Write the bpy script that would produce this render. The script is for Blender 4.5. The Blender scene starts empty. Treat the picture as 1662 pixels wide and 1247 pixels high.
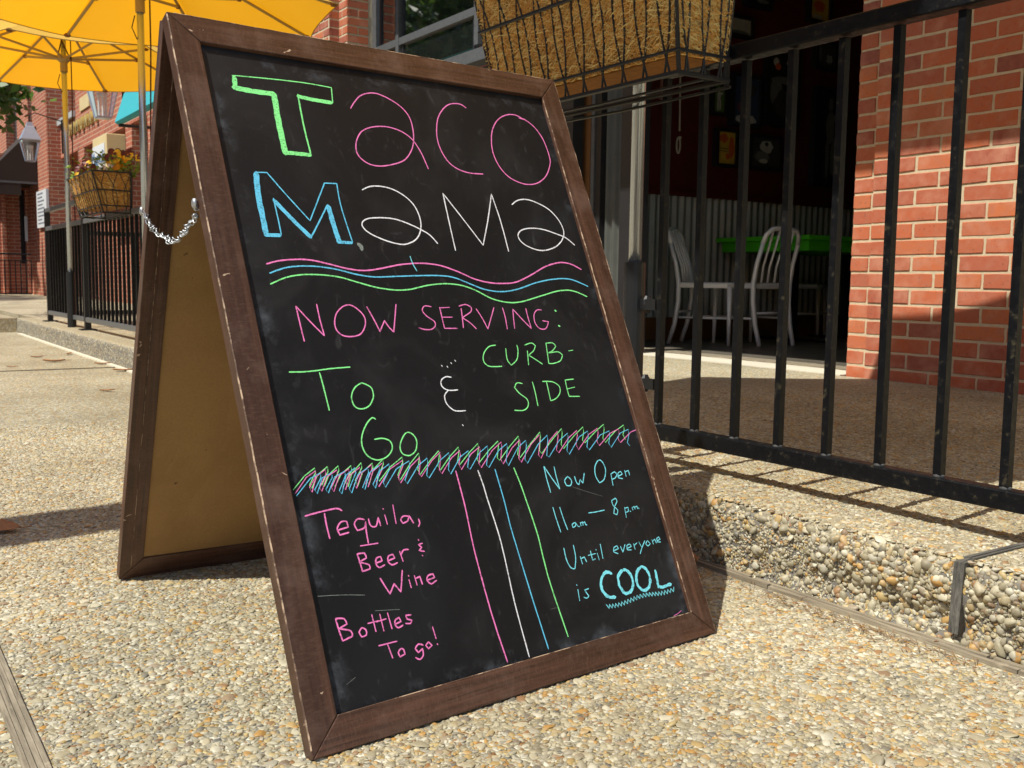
import bpy, math, random
import numpy as np
from mathutils import Vector, Matrix, Euler

# ---------------------------------------------------------------- camera, sky, sun, exposure
scene = bpy.context.scene
COL = scene.collection
random.seed(7)
RNG = np.random.RandomState(11)
FPX, PW, PH, EYE = 1626.81, 1662.0, 1247.0, 0.54
MR = np.array([[0.830827, -0.556375, 0.013147], [-0.046294, -0.092634, -0.994623], [0.554602, 0.825752, -0.10272]])
CAMP = np.array([0.0, 0.0, EYE])
cd = bpy.data.cameras.new('camera')
cam = bpy.data.objects.new('camera', cd)
COL.objects.link(cam)
scene.camera = cam
cd.sensor_width = 36.0
cd.lens = 36.0 * FPX / PW
cd.clip_start = 0.05
cd.clip_end = 800.0
cd.dof.use_dof = True
cd.dof.focus_distance = 1.5
cd.dof.aperture_fstop = 20.0
mw = Matrix.Identity(4)
for r in range(3):
    mw[r][0] = MR[0][r]; mw[r][1] = -MR[1][r]; mw[r][2] = -MR[2][r]
mw.translation = Vector(CAMP)
cam.matrix_world = mw

SUN_EL = math.radians(56.7)
SUN_DIR = Vector((-0.545, -0.067, 0.836)).normalized()      # towards the sun
world = bpy.data.worlds.new('World'); scene.world = world
world.use_nodes = True
wn = world.node_tree
bg = wn.nodes['Background']
sky = wn.nodes.new('ShaderNodeTexSky')
sky.sky_type = 'NISHITA'; sky.sun_disc = False
sky.sun_elevation = SUN_EL
sky.sun_rotation = math.atan2(SUN_DIR.x, SUN_DIR.y)
sky.dust_density = 0.8
wn.links.new(sky.outputs[0], bg.inputs[0])
bg.inputs[1].default_value = 0.115
sd = bpy.data.lights.new('sun', 'SUN'); sd.energy = 4.8; sd.angle = math.radians(0.53); sd.color = (1.0, 0.965, 0.86)
sun = bpy.data.objects.new('sun', sd); COL.objects.link(sun)
sun.location = (-4, -1, 8)
sun.rotation_euler = SUN_DIR.to_track_quat('Z', 'Y').to_euler()
scene.view_settings.view_transform = 'Standard'
scene.view_settings.look = 'None'
scene.view_settings.gamma = 1.0
scene.view_settings.exposure = 0.27
scene.view_settings.use_curve_mapping = False
scene.render.engine = 'CYCLES'

# ---------------------------------------------------------------- helpers
def ray(px, py):
    return np.array([(px - PW / 2) / FPX, (py - PH / 2) / FPX, 1.0]) @ MR
def oz(px, py, z):
    d = ray(px, py); return Vector(CAMP + d * (z - EYE) / d[2])
def ox(px, py, x):
    d = ray(px, py); return Vector(CAMP + d * x / d[0])
def oy(px, py, y):
    d = ray(px, py); return Vector(CAMP + d * y / d[1])

class MB:
    """collects quads and tubes; build() links them as one mesh"""
    def __init__(s): s.v = []; s.f = []; s.m = []; s.cm = 0
    def add(s, vs, fs):
        o = len(s.v); s.v += [tuple(p) for p in vs]
        for f in fs: s.f.append(tuple(i + o for i in f)); s.m.append(s.cm)
    def box(s, x0, x1, y0, y1, z0, z1):
        vs = [(x, y, z) for x in (x0, x1) for y in (y0, y1) for z in (z0, z1)]
        s.add(vs, [(0,1,3,2),(4,6,7,5),(0,4,5,1),(2,3,7,6),(0,2,6,4),(1,5,7,3)]); return s
    def hexa(s, a, b):
        """a, b: two loops of equal length; capped prism"""
        n = len(a); vs = list(a) + list(b)
        fs = [tuple(range(n))[::-1], tuple(range(n, 2*n))] + [(i, (i+1) % n, n + (i+1) % n, n + i) for i in range(n)]
        s.add(vs, fs); return s
    def loft(s, loops, cap=True):
        n = len(loops[0]); vs = [p for l in loops for p in l]; fs = []
        for k in range(len(loops) - 1):
            for i in range(n):
                j = (i + 1) % n; fs.append((k*n+i, k*n+j, (k+1)*n+j, (k+1)*n+i))
        if cap: fs += [tuple(range(n))[::-1], tuple(range((len(loops)-1)*n, len(loops)*n))]
        s.add(vs, fs); return s
    def tube(s, pts, r, n=8, closed=False, flat=1.0):
        pts = [Vector(p) for p in pts]; N = len(pts)
        rs = r if isinstance(r, (list, tuple)) else [r] * N
        up = None; loops = []
        for i, p in enumerate(pts):
            if closed: t = pts[(i+1) % N] - pts[i-1]
            else: t = pts[min(i+1, N-1)] - pts[max(i-1, 0)]
            if t.length < 1e-9: t = Vector((0, 0, 1))
            t.normalize()
            if up is None:
                up = Vector((0, 0, 1)) if abs(t.z) < .9 else Vector((1, 0, 0))
            a = (up - t * up.dot(t))
            if a.length < 1e-6: a = t.orthogonal()
            a.normalize(); b = t.cross(a); up = a
            loops.append([p + (a * math.cos(2*math.pi*k/n) + b * flat * math.sin(2*math.pi*k/n)) * rs[i] for k in range(n)])
        if closed:
            vs = [q for l in loops for q in l]; fs = []
            for k in range(N):
                for i in range(n):
                    j = (i+1) % n; k2 = (k+1) % N; fs.append((k*n+i, k*n+j, k2*n+j, k2*n+i))
            s.add(vs, fs)
        else: s.loft(loops)
        return s
    def disc_ball(s, c, r, n=8, rings=5, sq=(1, 1, 1)):
        loops = []
        for k in range(1, rings):
            ph = math.pi * k / rings
            loops.append([(c[0] + r*sq[0]*math.sin(ph)*math.cos(2*math.pi*i/n), c[1] + r*sq[1]*math.sin(ph)*math.sin(2*math.pi*i/n), c[2] + r*sq[2]*math.cos(ph)) for i in range(n)])
        s.loft(loops); return s
    def mesh(s, name, off=(0, 0, 0), smooth=False):
        me = bpy.data.meshes.new(name)
        ox_, oy_, oz_ = off
        me.from_pydata([(a-ox_, b-oy_, c-oz_) for a, b, c in s.v], [], s.f)
        if smooth: me.polygons.foreach_set('use_smooth', [True] * len(me.polygons))
        return me
    def build(s, name, mat, parent=None, smooth=False, label=None, bevel=0.0):
        off = base_of(parent)
        me = s.mesh(name, off, smooth)
        mats = mat if isinstance(mat, (list, tuple)) else [mat]
        for m in mats: me.materials.append(m)
        if len(mats) > 1: me.polygons.foreach_set('material_index', s.m)
        o = bpy.data.objects.new(name, me); COL.objects.link(o)
        if parent: o.parent = parent
        if label: o['label'] = label
        if bevel:
            bv = o.modifiers.new('bevel', 'BEVEL'); bv.width = bevel; bv.segments = 2; bv.limit_method = 'ANGLE'
        me.update(); return o
def base_of(p):
    v = Vector((0, 0, 0))
    while p is not None: v += p.location; p = p.parent
    return v
def thing(name, label, cat, loc=(0, 0, 0), group=None):
    o = bpy.data.objects.new(name, None); COL.objects.link(o)
    o.empty_display_size = 0.1; o.location = loc; o['label'] = label; o['category'] = cat
    if group: o['group'] = group
    return o
def tag(o, label, cat, group=None, kind=None):
    o['label'] = label; o['category'] = cat
    if group: o['group'] = group
    if kind: o['kind'] = kind
    return o
def struct(o): o['kind'] = 'structure'; return o
def inst(name, me, parent, loc, rot=(0, 0, 0), scale=(1, 1, 1)):
    o = bpy.data.objects.new(name, me); COL.objects.link(o); o.parent = parent
    o.location = Vector(loc) - base_of(parent); o.rotation_euler = rot; o.scale = scale
    return o

# ---------------------------------------------------------------- materials
class NT:
    def __init__(s, name):
        s.m = bpy.data.materials.new(name); s.m.use_nodes = True; s.t = s.m.node_tree
        s.b = s.t.nodes['Principled BSDF']
    def n(s, t, **kw):
        k = s.t.nodes.new(t)
        for a, v in kw.items():
            if a.startswith('i_'):
                key = a[2:]; key = int(key) if key.isdigit() else key.replace('_', ' ')
                k.inputs[key].default_value = v
            else: setattr(k, a, v)
        return k
    def l(s, a, b): s.t.links.new(a, b)
    def pos(s): return s.n('ShaderNodeNewGeometry').outputs['Position']
    def noise(s, scale, detail=4, vec=None, rough=.55, dist=0):
        k = s.n('ShaderNodeTexNoise'); k.inputs['Scale'].default_value = scale; k.inputs['Detail'].default_value = detail
        k.inputs['Roughness'].default_value = rough; k.inputs['Distortion'].default_value = dist
        s.l(vec if vec is not None else s.pos(), k.inputs['Vector']); return k.outputs['Fac']
    def ramp(s, fac, stops, interp='LINEAR'):
        k = s.n('ShaderNodeValToRGB'); r = k.color_ramp; r.interpolation = interp
        while len(r.elements) > 1: r.elements.remove(r.elements[-1])
        for i, (p, c) in enumerate(stops):
            e = r.elements[0] if i == 0 else r.elements.new(p)
            e.position = p; e.color = (c[0], c[1], c[2], 1) if not isinstance(c, (int, float)) else (c, c, c, 1)
        s.l(fac, k.inputs[0]); return k.outputs[0]
    def mix(s, fac, a, b, mode='MIX'):
        k = s.n('ShaderNodeMix', data_type='RGBA', blend_type=mode)
        for sock, v in ((k.inputs[0], fac), (k.inputs[6], a), (k.inputs[7], b)):
            if hasattr(v, 'is_output'): s.l(v, sock)
            else: sock.default_value = v if isinstance(v, (int, float)) else (v[0], v[1], v[2], 1)
        return k.outputs[2]
    def mapv(s, vec, scale=(1, 1, 1), rot=(0, 0, 0), loc=(0, 0, 0)):
        k = s.n('ShaderNodeMapping'); k.inputs['Scale'].default_value = scale; k.inputs['Rotation'].default_value = rot; k.inputs['Location'].default_value = loc
        s.l(vec, k.inputs[0]); return k.outputs[0]
    def math(s, op, a, b=0.0):
        k = s.n('ShaderNodeMath', operation=op)
        for sock, v in ((k.inputs[0], a), (k.inputs[1], b)):
            if hasattr(v, 'is_output'): s.l(v, sock)
            else: sock.default_value = v
        return k.outputs[0]
    def bump(s, h, dist=.002, strength=.6):
        k = s.n('ShaderNodeBump'); k.inputs['Distance'].default_value = dist; k.inputs['Strength'].default_value = strength
        s.l(h, k.inputs['Height']); s.l(k.outputs[0], s.b.inputs['Normal']); return k
    def set(s, color=None, rough=None, metal=None, spec=None):
        for key, v in (('Base Color', color), ('Roughness', rough), ('Metallic', metal), ('Specular IOR Level', spec)):
            if v is None: continue
            if hasattr(v, 'is_output'): s.l(v, s.b.inputs[key])
            else: s.b.inputs[key].default_value = v if isinstance(v, (int, float)) else (v[0], v[1], v[2], 1)
        return s.m

def simple(name, c, rough=.6, metal=0.0, var=.15, scale=20, bump=.0005):
    k = NT(name); f = k.noise(scale, 5)
    col = k.mix(f, [x * (1 - var) for x in c], [min(1, x * (1 + var)) for x in c])
    k.set(col, rough, metal)
    if bump: k.bump(k.noise(scale * 6, 4), bump, .4)
    return k.m

AGG = [(0, (.27, .24, .165)), (.09, (.36, .325, .22)), (.19, (.50, .46, .33)), (.30, (.61, .575, .435)), (.38, (.44, .39, .26)), (.46, (.34, .32, .25)),
       (.53, (.55, .43, .20)), (.60, (.50, .27, .060)), (.65, (.50, .43, .27)), (.72, (.66, .64, .53)), (.79, (.38, .355, .28)), (.85, (.33, .17, .060)), (.89, (.18, .175, .155)), (.93, (.47, .33, .12)), (.97, (.46, .43, .34))]
def m_aggregate(name, cell=.0085, dark=1.0):
    k = NT(name); p = k.pos()
    w = k.n('ShaderNodeTexNoise', i_Scale=60.0); k.l(p, w.inputs['Vector'])
    wv = k.n('ShaderNodeVectorMath', operation='SCALE'); k.l(w.outputs['Color'], wv.inputs[0]); wv.inputs['Scale'].default_value = .004
    ad = k.n('ShaderNodeVectorMath', operation='ADD'); k.l(p, ad.inputs[0]); k.l(wv.outputs[0], ad.inputs[1])
    v = k.n('ShaderNodeTexVoronoi', feature='F1'); v.inputs['Scale'].default_value = 1 / cell; k.l(ad.outputs[0], v.inputs['Vector'])
    e = k.n('ShaderNodeTexVoronoi', feature='DISTANCE_TO_EDGE'); e.inputs['Scale'].default_value = 1 / cell; k.l(ad.outputs[0], e.inputs['Vector'])
    sep = k.n('ShaderNodeSeparateColor'); k.l(v.outputs['Color'], sep.inputs[0])
    col = k.ramp(sep.outputs[0], AGG, 'CONSTANT')
    ed = k.ramp(e.outputs['Distance'], [(0, 0), (.10, 1)])
    mort = k.mix(k.noise(90, 4), (.23, .205, .145), (.46, .415, .305))
    col = k.mix(ed, mort, col)
    st = k.ramp(k.noise(1.6, 5), [(.3, (.70, .68, .64)), (.62, (1, 1, 1))])
    col = k.mix(1.0, col, st, 'MULTIPLY')
    if dark != 1.0: col = k.mix(1.0, col, (dark, dark, dark), 'MULTIPLY')
    k.set(col, .7)
    k.bump(k.ramp(e.outputs['Distance'], [(0, 0), (.35, 1)]), .003, .8)
    return k.m
def m_pebble(name='river_pebble', dk=1.0):
    k = NT(name)
    a = k.n('ShaderNodeAttribute', attribute_type='INSTANCER', attribute_name='tone')
    col = k.ramp(a.outputs['Fac'], AGG, 'LINEAR')
    tc = k.n('ShaderNodeTexCoord').outputs['Object']
    col = k.mix(k.noise(260, 4), k.mix(.5, col, (.5, .42, .3), 'MULTIPLY'), k.mix(.10, col, (.8, .72, .55)))
    if dk != 1.0: col = k.mix(1.0, col, (dk, dk, dk), 'MULTIPLY')
    st = k.ramp(k.noise(1.6, 5), [(.3, (.72, .70, .66)), (.60, (1, 1, 1))]); col = k.mix(1.0, col, st, 'MULTIPLY')
    st = k.ramp(k.noise(14, 3), [(.68, (1, 1, 1)), (.76, (.62, .60, .56))]); col = k.mix(1.0, col, st, 'MULTIPLY')
    k.set(col, .55); return k.m
def m_brick():
    """one fired-clay brick: colour differs from brick to brick"""
    k = NT('brick_clay'); oi = k.n('ShaderNodeObjectInfo').outputs['Random']
    col = k.ramp(oi, [(0, (.40, .088, .038)), (.2, (.52, .125, .042)), (.4, (.32, .068, .038)), (.55, (.55, .155, .050)), (.7, (.42, .10, .048)), (.85, (.24, .062, .045)), (1, (.48, .115, .042))])
    n = k.noise(38, 6); col = k.mix(k.ramp(n, [(.3, 0), (.75, .6)]), col, (.40, .16, .10))
    n2 = k.noise(9, 5); col = k.mix(k.ramp(n2, [(.50, 0), (.72, .5)]), col, (.60, .30, .20))
    n3 = k.noise(90, 5); col = k.mix(k.ramp(n3, [(.62, 0), (.70, .6)]), col, (.16, .05, .035))
    k.set(col, .85); k.bump(k.noise(300, 6), .0012, .7); return k.m
def m_mortar(name='mortar', c=(.60, .50, .34)):
    k = NT(name); col = k.mix(k.noise(50, 6), [x * .75 for x in c], [min(1, x * 1.15) for x in c])
    k.set(col, .95); k.bump(k.noise(400, 5), .002, .8); return k.m
def m_far_brick():
    """brickwork too far away to tell single bricks apart"""
    k = NT('far_brickwork'); g = k.n('ShaderNodeNewGeometry')
    sp = k.n('ShaderNodeSeparateXYZ'); k.l(g.outputs['Position'], sp.inputs[0])
    sn = k.n('ShaderNodeSeparateXYZ'); k.l(g.outputs['True Normal'], sn.inputs[0])
    f = k.math('GREATER_THAN', k.math('ABSOLUTE', sn.outputs[0]), .5)
    hx = k.n('ShaderNodeMix', data_type='FLOAT'); k.l(f, hx.inputs[0]); k.l(sp.outputs[0], hx.inputs[2]); k.l(sp.outputs[1], hx.inputs[3])
    cb = k.n('ShaderNodeCombineXYZ'); k.l(hx.outputs[0], cb.inputs[0]); k.l(sp.outputs[2], cb.inputs[1])
    b = k.n('ShaderNodeTexBrick'); k.l(cb.outputs[0], b.inputs['Vector'])
    b.inputs['Scale'].default_value = 1; b.inputs['Brick Width'].default_value = .213; b.inputs['Row Height'].default_value = .0685
    b.inputs['Mortar Size'].default_value = .006; b.inputs['Mortar Smooth'].default_value = .1; b.inputs['Bias'].default_value = 0
    b.inputs['Color1'].default_value = (.44, .115, .055, 1); b.inputs['Color2'].default_value = (.30, .07, .04, 1); b.inputs['Mortar'].default_value = (.52, .41, .29, 1)
    col = k.mix(k.noise(6, 4), b.outputs['Color'], k.mix(.25, b.outputs['Color'], (.6, .3, .2)))
    k.set(col, .9); k.bump(b.outputs['Fac'], -.006, .6); return k.m
def m_wood(name, c1, c2, axis=(1, 1, 1), scale=1.0, rough=.45, pale=.0):
    """axis: small value along the grain (object space)"""
    k = NT(name); v = k.mapv(k.n('ShaderNodeTexCoord').outputs['Object'], axis)
    n = k.noise(120 * scale, 8, v, .65, .4); n2 = k.noise(22 * scale, 4, v, .5, .5)
    col = k.mix(k.ramp(n, [(.32, 0), (.68, 1)]), c1, c2)
    col = k.mix(k.ramp(n2, [(.35, .0), (.7, .6)]), col, [x * .55 for x in c1])
    iso = k.noise(26, 6)
    col = k.mix(k.ramp(iso, [(.60, 0), (.72, .35 + pale)]), col, [min(1, x * 1.9) for x in c2])
    sc = k.noise(70, 3, None, .7); col = k.mix(k.ramp(sc, [(.735, 0), (.76, .75)]), col, (.50, .40, .30))
    k.set(col, rough); k.bump(n, .0006, .6); return k.m
M = {}
M['agg'] = m_aggregate('exposed_aggregate_concrete'); M['agg_fine'] = m_aggregate('terrace_aggregate', .0075, 1.12)
M['pebble'] = m_pebble(); M['pebble_kerb'] = m_pebble('kerb_pebble', .93); M['brick'] = m_brick(); M['mortar'] = m_mortar(); M['far_brick'] = m_far_brick()
M['black_steel'] = simple('black_painted_steel', (.009, .0095, .011), .45, 0, .3, 40, .0006)
def m_rail():
    k = NT('worn_black_railing'); n = k.noise(55, 8, None, .7)
    col = k.mix(k.ramp(n, [(.57, 0), (.68, 1)]), (.0042, .0046, .0060), (.045, .038, .022))
    col = k.mix(k.ramp(k.noise(150, 4, None, .7), [(.73, 0), (.78, .6)]), col, (.16, .15, .12))
    k.set(col, k.ramp(n, [(.4, .36), (.7, .65)]), None, .22); k.bump(k.noise(240, 5), .0008, .5); return k.m
M['rail'] = m_rail()
M['chrome'] = simple('polished_pole', (.50, .56, .63), .26, .8, .1, 5, 0)
M['alu'] = simple('brushed_aluminium', (.94, .94, .91), .35, .15, .12, 30, .0002)
M['galv'] = simple('galvanised_chain', (.50, .52, .54), .42, .85, .15, 60, 0)
M['concrete'] = simple('grey_concrete', (.44, .41, .35), .9, 0, .2, 12, .002)
M['pale_concrete'] = simple('pale_concrete', (.62, .57, .46), .9, 0, .15, 9, .002)
M['dark_groove'] = simple('joint_filler', (.10, .085, .06), .95, 0, .3, 30, 0)
M['weathered'] = m_wood('weathered_board', (.16, .13, .09), (.42, .36, .26), (1, .06, 1), 2.2, .85)
M['weathered_x'] = m_wood('weathered_joint_board', (.055, .052, .046), (.17, .16, .14), (.08, 1, .3), 2.0, .9)
M['white_plastic'] = simple('white_sign_board', (.70, .72, .74), .5, 0, .06, 10, 0)
M['stone'] = simple('grey_stone_coping', (.42, .43, .44), .8, 0, .1, 5, .001)
M['cream'] = simple('cream_painted_board', (.66, .52, .27), .6, 0, .1, 5, 0)
M['darkwin'] = simple('dark_window_glass', (.02, .022, .026), .08, 0, .2, 2, 0)
M['frame_dark'] = simple('dark_bronze_frame', (.018, .018, .020), .45, 0, .2, 12, 0)
M['frame_grey'] = simple('weathered_grey_frame', (.085, .09, .095), .5, .0, .4, 25, .0006)
M['teal'] = simple('teal_awning_canvas', (.03, .36, .42), .8, 0, .1, 6, 0)
M['darkawn'] = simple('dark_brown_awning_canvas', (.028, .018, .012), .85, 0, .2, 6, 0)
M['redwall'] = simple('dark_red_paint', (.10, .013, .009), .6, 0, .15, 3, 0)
M['green_paint'] = simple('green_table_paint', (.09, .62, .018), .4, 0, .15, 8, 0)
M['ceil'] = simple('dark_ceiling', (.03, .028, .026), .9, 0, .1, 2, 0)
M['brownpost'] = simple('brown_timber', (.18, .075, .018), .7, 0, .25, 12, 0)
M['rope'] = simple('cotton_rope', (.42, .38, .30), .9, 0, .1, 200, 0)
M['darkcord'] = simple('umbrella_cord', (.05, .012, .010), .8, 0, .1, 20, 0)
M['ribwood'] = simple('umbrella_rib', (.33, .24, .10), .5, .0, .15, 20, 0)
M['glass_pane'] = None
def m_glass(name, tint=(1, 1, 1), rough=.02, op=.35):
    k = NT(name); t = k.t
    tr = k.n('ShaderNodeBsdfTransparent'); tr.inputs[0].default_value = (*tint, 1)
    gl = k.n('ShaderNodeBsdfGlossy'); gl.inputs['Roughness'].default_value = rough
    fr = k.n('ShaderNodeFresnel'); fr.inputs[0].default_value = 1.5
    f = k.math('MAXIMUM', k.math('MULTIPLY', fr.outputs[0], 1.0), op * .2)
    mx = k.n('ShaderNodeMixShader'); k.l(f, mx.inputs[0]); k.l(tr.outputs[0], mx.inputs[1]); k.l(gl.outputs[0], mx.inputs[2])
    k.l(mx.outputs[0], t.nodes['Material Output'].inputs[0]); return k.m
M['glass_pane'] = m_glass('lantern_glass', (.9, .9, .9), .08, .6)
def m_winglass():
    k = NT('storefront_glass'); k.set((.012, .014, .014), .02); k.b.inputs['Specular IOR Level'].default_value = 1.0; k.b.inputs['IOR'].default_value = 2.4; return k.m
M['winglass'] = m_winglass()
def m_canopy():
    k = NT('yellow_umbrella_canvas')
    d = k.n('ShaderNodeBsdfDiffuse'); tl = k.n('ShaderNodeBsdfTranslucent'); n = k.noise(3, 4); f = k.noise(25, 3)
    k.l(k.mix(n, (.86, .60, .12), (.92, .68, .18)), d.inputs[0]); k.l(k.mix(n, (.86, .36, .001), (.92, .41, .002)), tl.inputs[0])
    mx = k.n('ShaderNodeMixShader'); mx.inputs[0].default_value = .56
    k.l(d.outputs[0], mx.inputs[1]); k.l(tl.outputs[0], mx.inputs[2]); k.l(mx.outputs[0], k.t.nodes['Material Output'].inputs[0]); return k.m
M['canopy'] = m_canopy()
def m_leaf(name, c, tcol, var=.45, scale=12):
    k = NT(name); f = k.noise(scale, 4); col = k.mix(f, [x * (1 - var) for x in c], [x * (1 + var) for x in c]); k.set(col, .35)
    tl = k.n('ShaderNodeBsdfTranslucent'); tl.inputs[0].default_value = (*tcol, 1); mx = k.n('ShaderNodeMixShader'); mx.inputs[0].default_value = .35
    k.l(k.b.outputs[0], mx.inputs[1]); k.l(tl.outputs[0], mx.inputs[2]); k.l(mx.outputs[0], k.t.nodes['Material Output'].inputs[0]); return k.m
M['leaf'] = m_leaf('green_leaf', (.07, .14, .022), (.16, .30, .03))
M['leaf2'] = m_leaf('dark_leaf', (.030, .065, .014), (.07, .15, .015))
M['plant'] = simple('bright_plant_leaf', (.13, .24, .03), .5, 0, .4, 60, 0)
M['bark'] = simple('bark', (.12, .09, .065), .95, 0, .3, 20, .004)
M['pet_yellow'] = simple('yellow_petal', (.80, .50, .02), .6, 0, .15, 80, 0)
M['pet_orange'] = simple('orange_petal', (.85, .38, .01), .6, 0, .12, 80, 0)
M['pet_maroon'] = simple('maroon_petal', (.10, .008, .010), .55, 0, .3, 80, 0)
M['pet_white'] = simple('white_petal', (.80, .80, .76), .6, 0, .05, 80, 0)
M['pet_purple'] = simple('purple_petal', (.08, .04, .30), .6, 0, .2, 80, 0)
M['dryleaf'] = simple('dry_brown_leaf', (.36, .16, .06), .7, 0, .4, 60, .0008)
def m_coir():
    k = NT('coir_mat'); n = k.noise(130, 8, None, .7, 1.5); n2 = k.noise(14, 4)
    col = k.ramp(n, [(.3, (.13, .048, .008)), (.5, (.48, .22, .036)), (.7, (.80, .43, .10))])
    col = k.mix(k.ramp(n2, [(.4, 0), (.7, .5)]), col, (.30, .14, .04)); k.set(col, .9); k.bump(n, .004, 1.0); return k.m
M['coir'] = m_coir()
M['coirbase'] = simple('pressed_coir_base', (.28, .115, .014), .9, 0, .5, 60, .001)
M['fibre'] = simple('coir_fibre', (.70, .36, .075), .7, 0, .35, 35, 0)
M['fibre_light'] = simple('pale_coir_fibre', (.95, .66, .25), .7, 0, .25, 35, 0)

# ---------------------------------------------------------------- ground and terrace
TZ = 0.134; CX = 1.368
g = MB(); g.add([(-70, -30, 0), (90, -30, 0), (90, 220, 0), (-70, 220, 0)], [(0, 1, 2, 3)])
pav = struct(g.build('pavement', M['agg']))
# joints and the weathered board set in the pavement
j = MB().box(-8, CX - .03, 6.165, 6.18, .0, .004); j.build('pavement_joint', M['dark_groove'], pav)
j = MB()
for a, b in ((.1435, .1497), (.1505, .1563), (.1572, .1632), (.1640, .1700)): j.box(a, b, -2, 9.9, .0, .005 + random.random() * .0015)
j.build('timber_strip', M['weathered'], pav)
# terrace behind the kerb
t = MB().box(1.505, 3.72, -4, 40, .0, TZ)
ter = struct(t.build('terrace', M['agg_fine']))
# raised walkway beyond the left end of the kerb
wlk = struct(MB().box(-9, 1.369, 10.32, 60, -.01, TZ - .003).build('raised_walkway', M['agg_fine']))
MB().box(-9, 3.2, 13.0, 13.02, TZ - .003, TZ + .001).build('walkway_joint', M['dark_groove'], wlk)

# kerb: crumbling exposed-aggregate edge, real relief
def vnoise(p, s, seed=0):
    p = np.asarray(p) * s; i = np.floor(p).astype(int); f = p - i; f = f * f * (3 - 2 * f); out = 0
    for dx in (0, 1):
        for dy in (0, 1):
            h = (i[..., 0] + dx) * 374761393 + (i[..., 1] + dy) * 668265263 + seed * 974634777
            h = (h ^ (h >> 13)) * 1274126177; h = (h ^ (h >> 16)) & 0xffff
            out = out + (h / 65535.0) * (f[..., 0] if dx else 1 - f[..., 0]) * (f[..., 1] if dy else 1 - f[..., 1])
    return out
def kerb_profile(y):
    """(x,z) points from the foot up and over, with erosion"""
    y = np.asarray(y); rows = []
    q = [(0, 0), (0, .012), (0, .03), (0, .05), (0, .07), (0, .09), (0, .105), (.002, .118), (.007, .127), (.015, .132), (.03, .134), (.06, .134), (.1, .134), (.137, .134)]
    for i, (dx, z) in enumerate(q):
        face = 1 - min(1, dx / .05)
        er = (vnoise(np.stack([y, np.full_like(y, z)], -1), 22, 1) - .5) * .012 + (vnoise(np.stack([y, np.full_like(y, z)], -1), 70, 2) - .5) * .006
        hole = np.exp(-((y - .93) / .13) ** 2) * np.exp(-((z - .035) / .028) ** 2) * .022
        hole += np.exp(-((y - 1.18) / .10) ** 2) * np.exp(-((z - .03) / .02) ** 2) * .006
        x = CX + dx + (er * .8 + hole) * face * (1 if z > 0 else 0)
        zz = z + (vnoise(np.stack([y, np.full_like(y, dx)], -1), 30, 5) - .5) * .004 * face * (1 if i > 6 else 0)
        rows.append((x, zz))
    return rows
ys = np.concatenate([np.arange(-.5, 1.9, .006), np.arange(1.9, 10.32, .04), [10.32]])
rows = kerb_profile(ys); kb = MB(); nr = len(rows)
vs = [(float(rows[r][0][i]), float(ys[i]), float(rows[r][1][i])) for i in range(len(ys)) for r in range(nr)]
kb.add(vs, [(i*nr + r, i*nr + r + 1, (i+1)*nr + r + 1, (i+1)*nr + r) for i in range(len(ys) - 1) for r in range(nr - 1)])
kb.add([(CX, 10.32, 0), (CX, 10.32, TZ), (1.505, 10.32, TZ), (1.505, 10.32, 0)], [(0, 1, 2, 3)])
def m_kerb():
    k = NT('kerb_concrete'); p = k.pos()
    v = k.n('ShaderNodeTexVoronoi', feature='F1'); v.inputs['Scale'].default_value = 120; k.l(p, v.inputs['Vector'])
    e = k.n('ShaderNodeTexVoronoi', feature='DISTANCE_TO_EDGE'); e.inputs['Scale'].default_value = 120; k.l(p, e.inputs['Vector'])
    sep = k.n('ShaderNodeSeparateColor'); k.l(v.outputs['Color'], sep.inputs[0])
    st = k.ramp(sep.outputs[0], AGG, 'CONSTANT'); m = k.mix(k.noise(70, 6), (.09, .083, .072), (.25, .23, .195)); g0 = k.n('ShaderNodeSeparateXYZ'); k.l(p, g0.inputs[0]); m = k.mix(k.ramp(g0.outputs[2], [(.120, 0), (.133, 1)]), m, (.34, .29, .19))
    f = k.math('MULTIPLY', k.ramp(e.outputs['Distance'], [(.03, 0), (.12, 1)]), k.ramp(sep.outputs[1], [(.45, 0), (.5, 1)], 'CONSTANT'))
    col = k.mix(f, m, st); g = k.n('ShaderNodeSeparateXYZ'); k.l(p, g.inputs[0])
    k.set(col, .85); k.bump(f, .003, .8); return k.m
kerb = kb.build('kerb', m_kerb(), None, smooth=True); struct(kerb)
# timber expansion joint across the kerb, and the grey strip along its foot
ej = MB()
for a, b, dz in ((.8260, .8315, .0015), (.8317, .8372, .0025), (.8375, .8425, .001)):
    ej.hexa([(CX - .007, a + .002, .024), (CX - .007, b + .002, .024), (CX - .004, b, TZ - .001), (CX - .004, a, TZ - .001)], [(CX + .020, a + .003, .026), (CX + .020, b + .003, .026), (CX + .020, b, TZ + dz - .001), (CX + .020, a, TZ + dz - .001)]); ej.box(CX + .0201, 3.6, a, b, TZ - .03, TZ + .0015 + dz)
ej.build('expansion_joint', M['weathered_x'], kerb)
ej = MB()
y = -.3
while y < 1.9:
    L = random.uniform(.25, .5); ej.box(CX - .021, CX - .0125, y, y + L - .002, 0, .006 + random.random() * .003); ej.box(CX - .012, CX - .004, y + .05, y + L + .04, 0, .008 + random.random() * .004); y += L
ej.build('foot_strip', M['weathered'], kerb)
ej = MB().box(CX - .035, CX - .004, 1.95, 10.0, 0, .008); ej.build('foot_strip', M['pale_concrete'], kerb)

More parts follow.
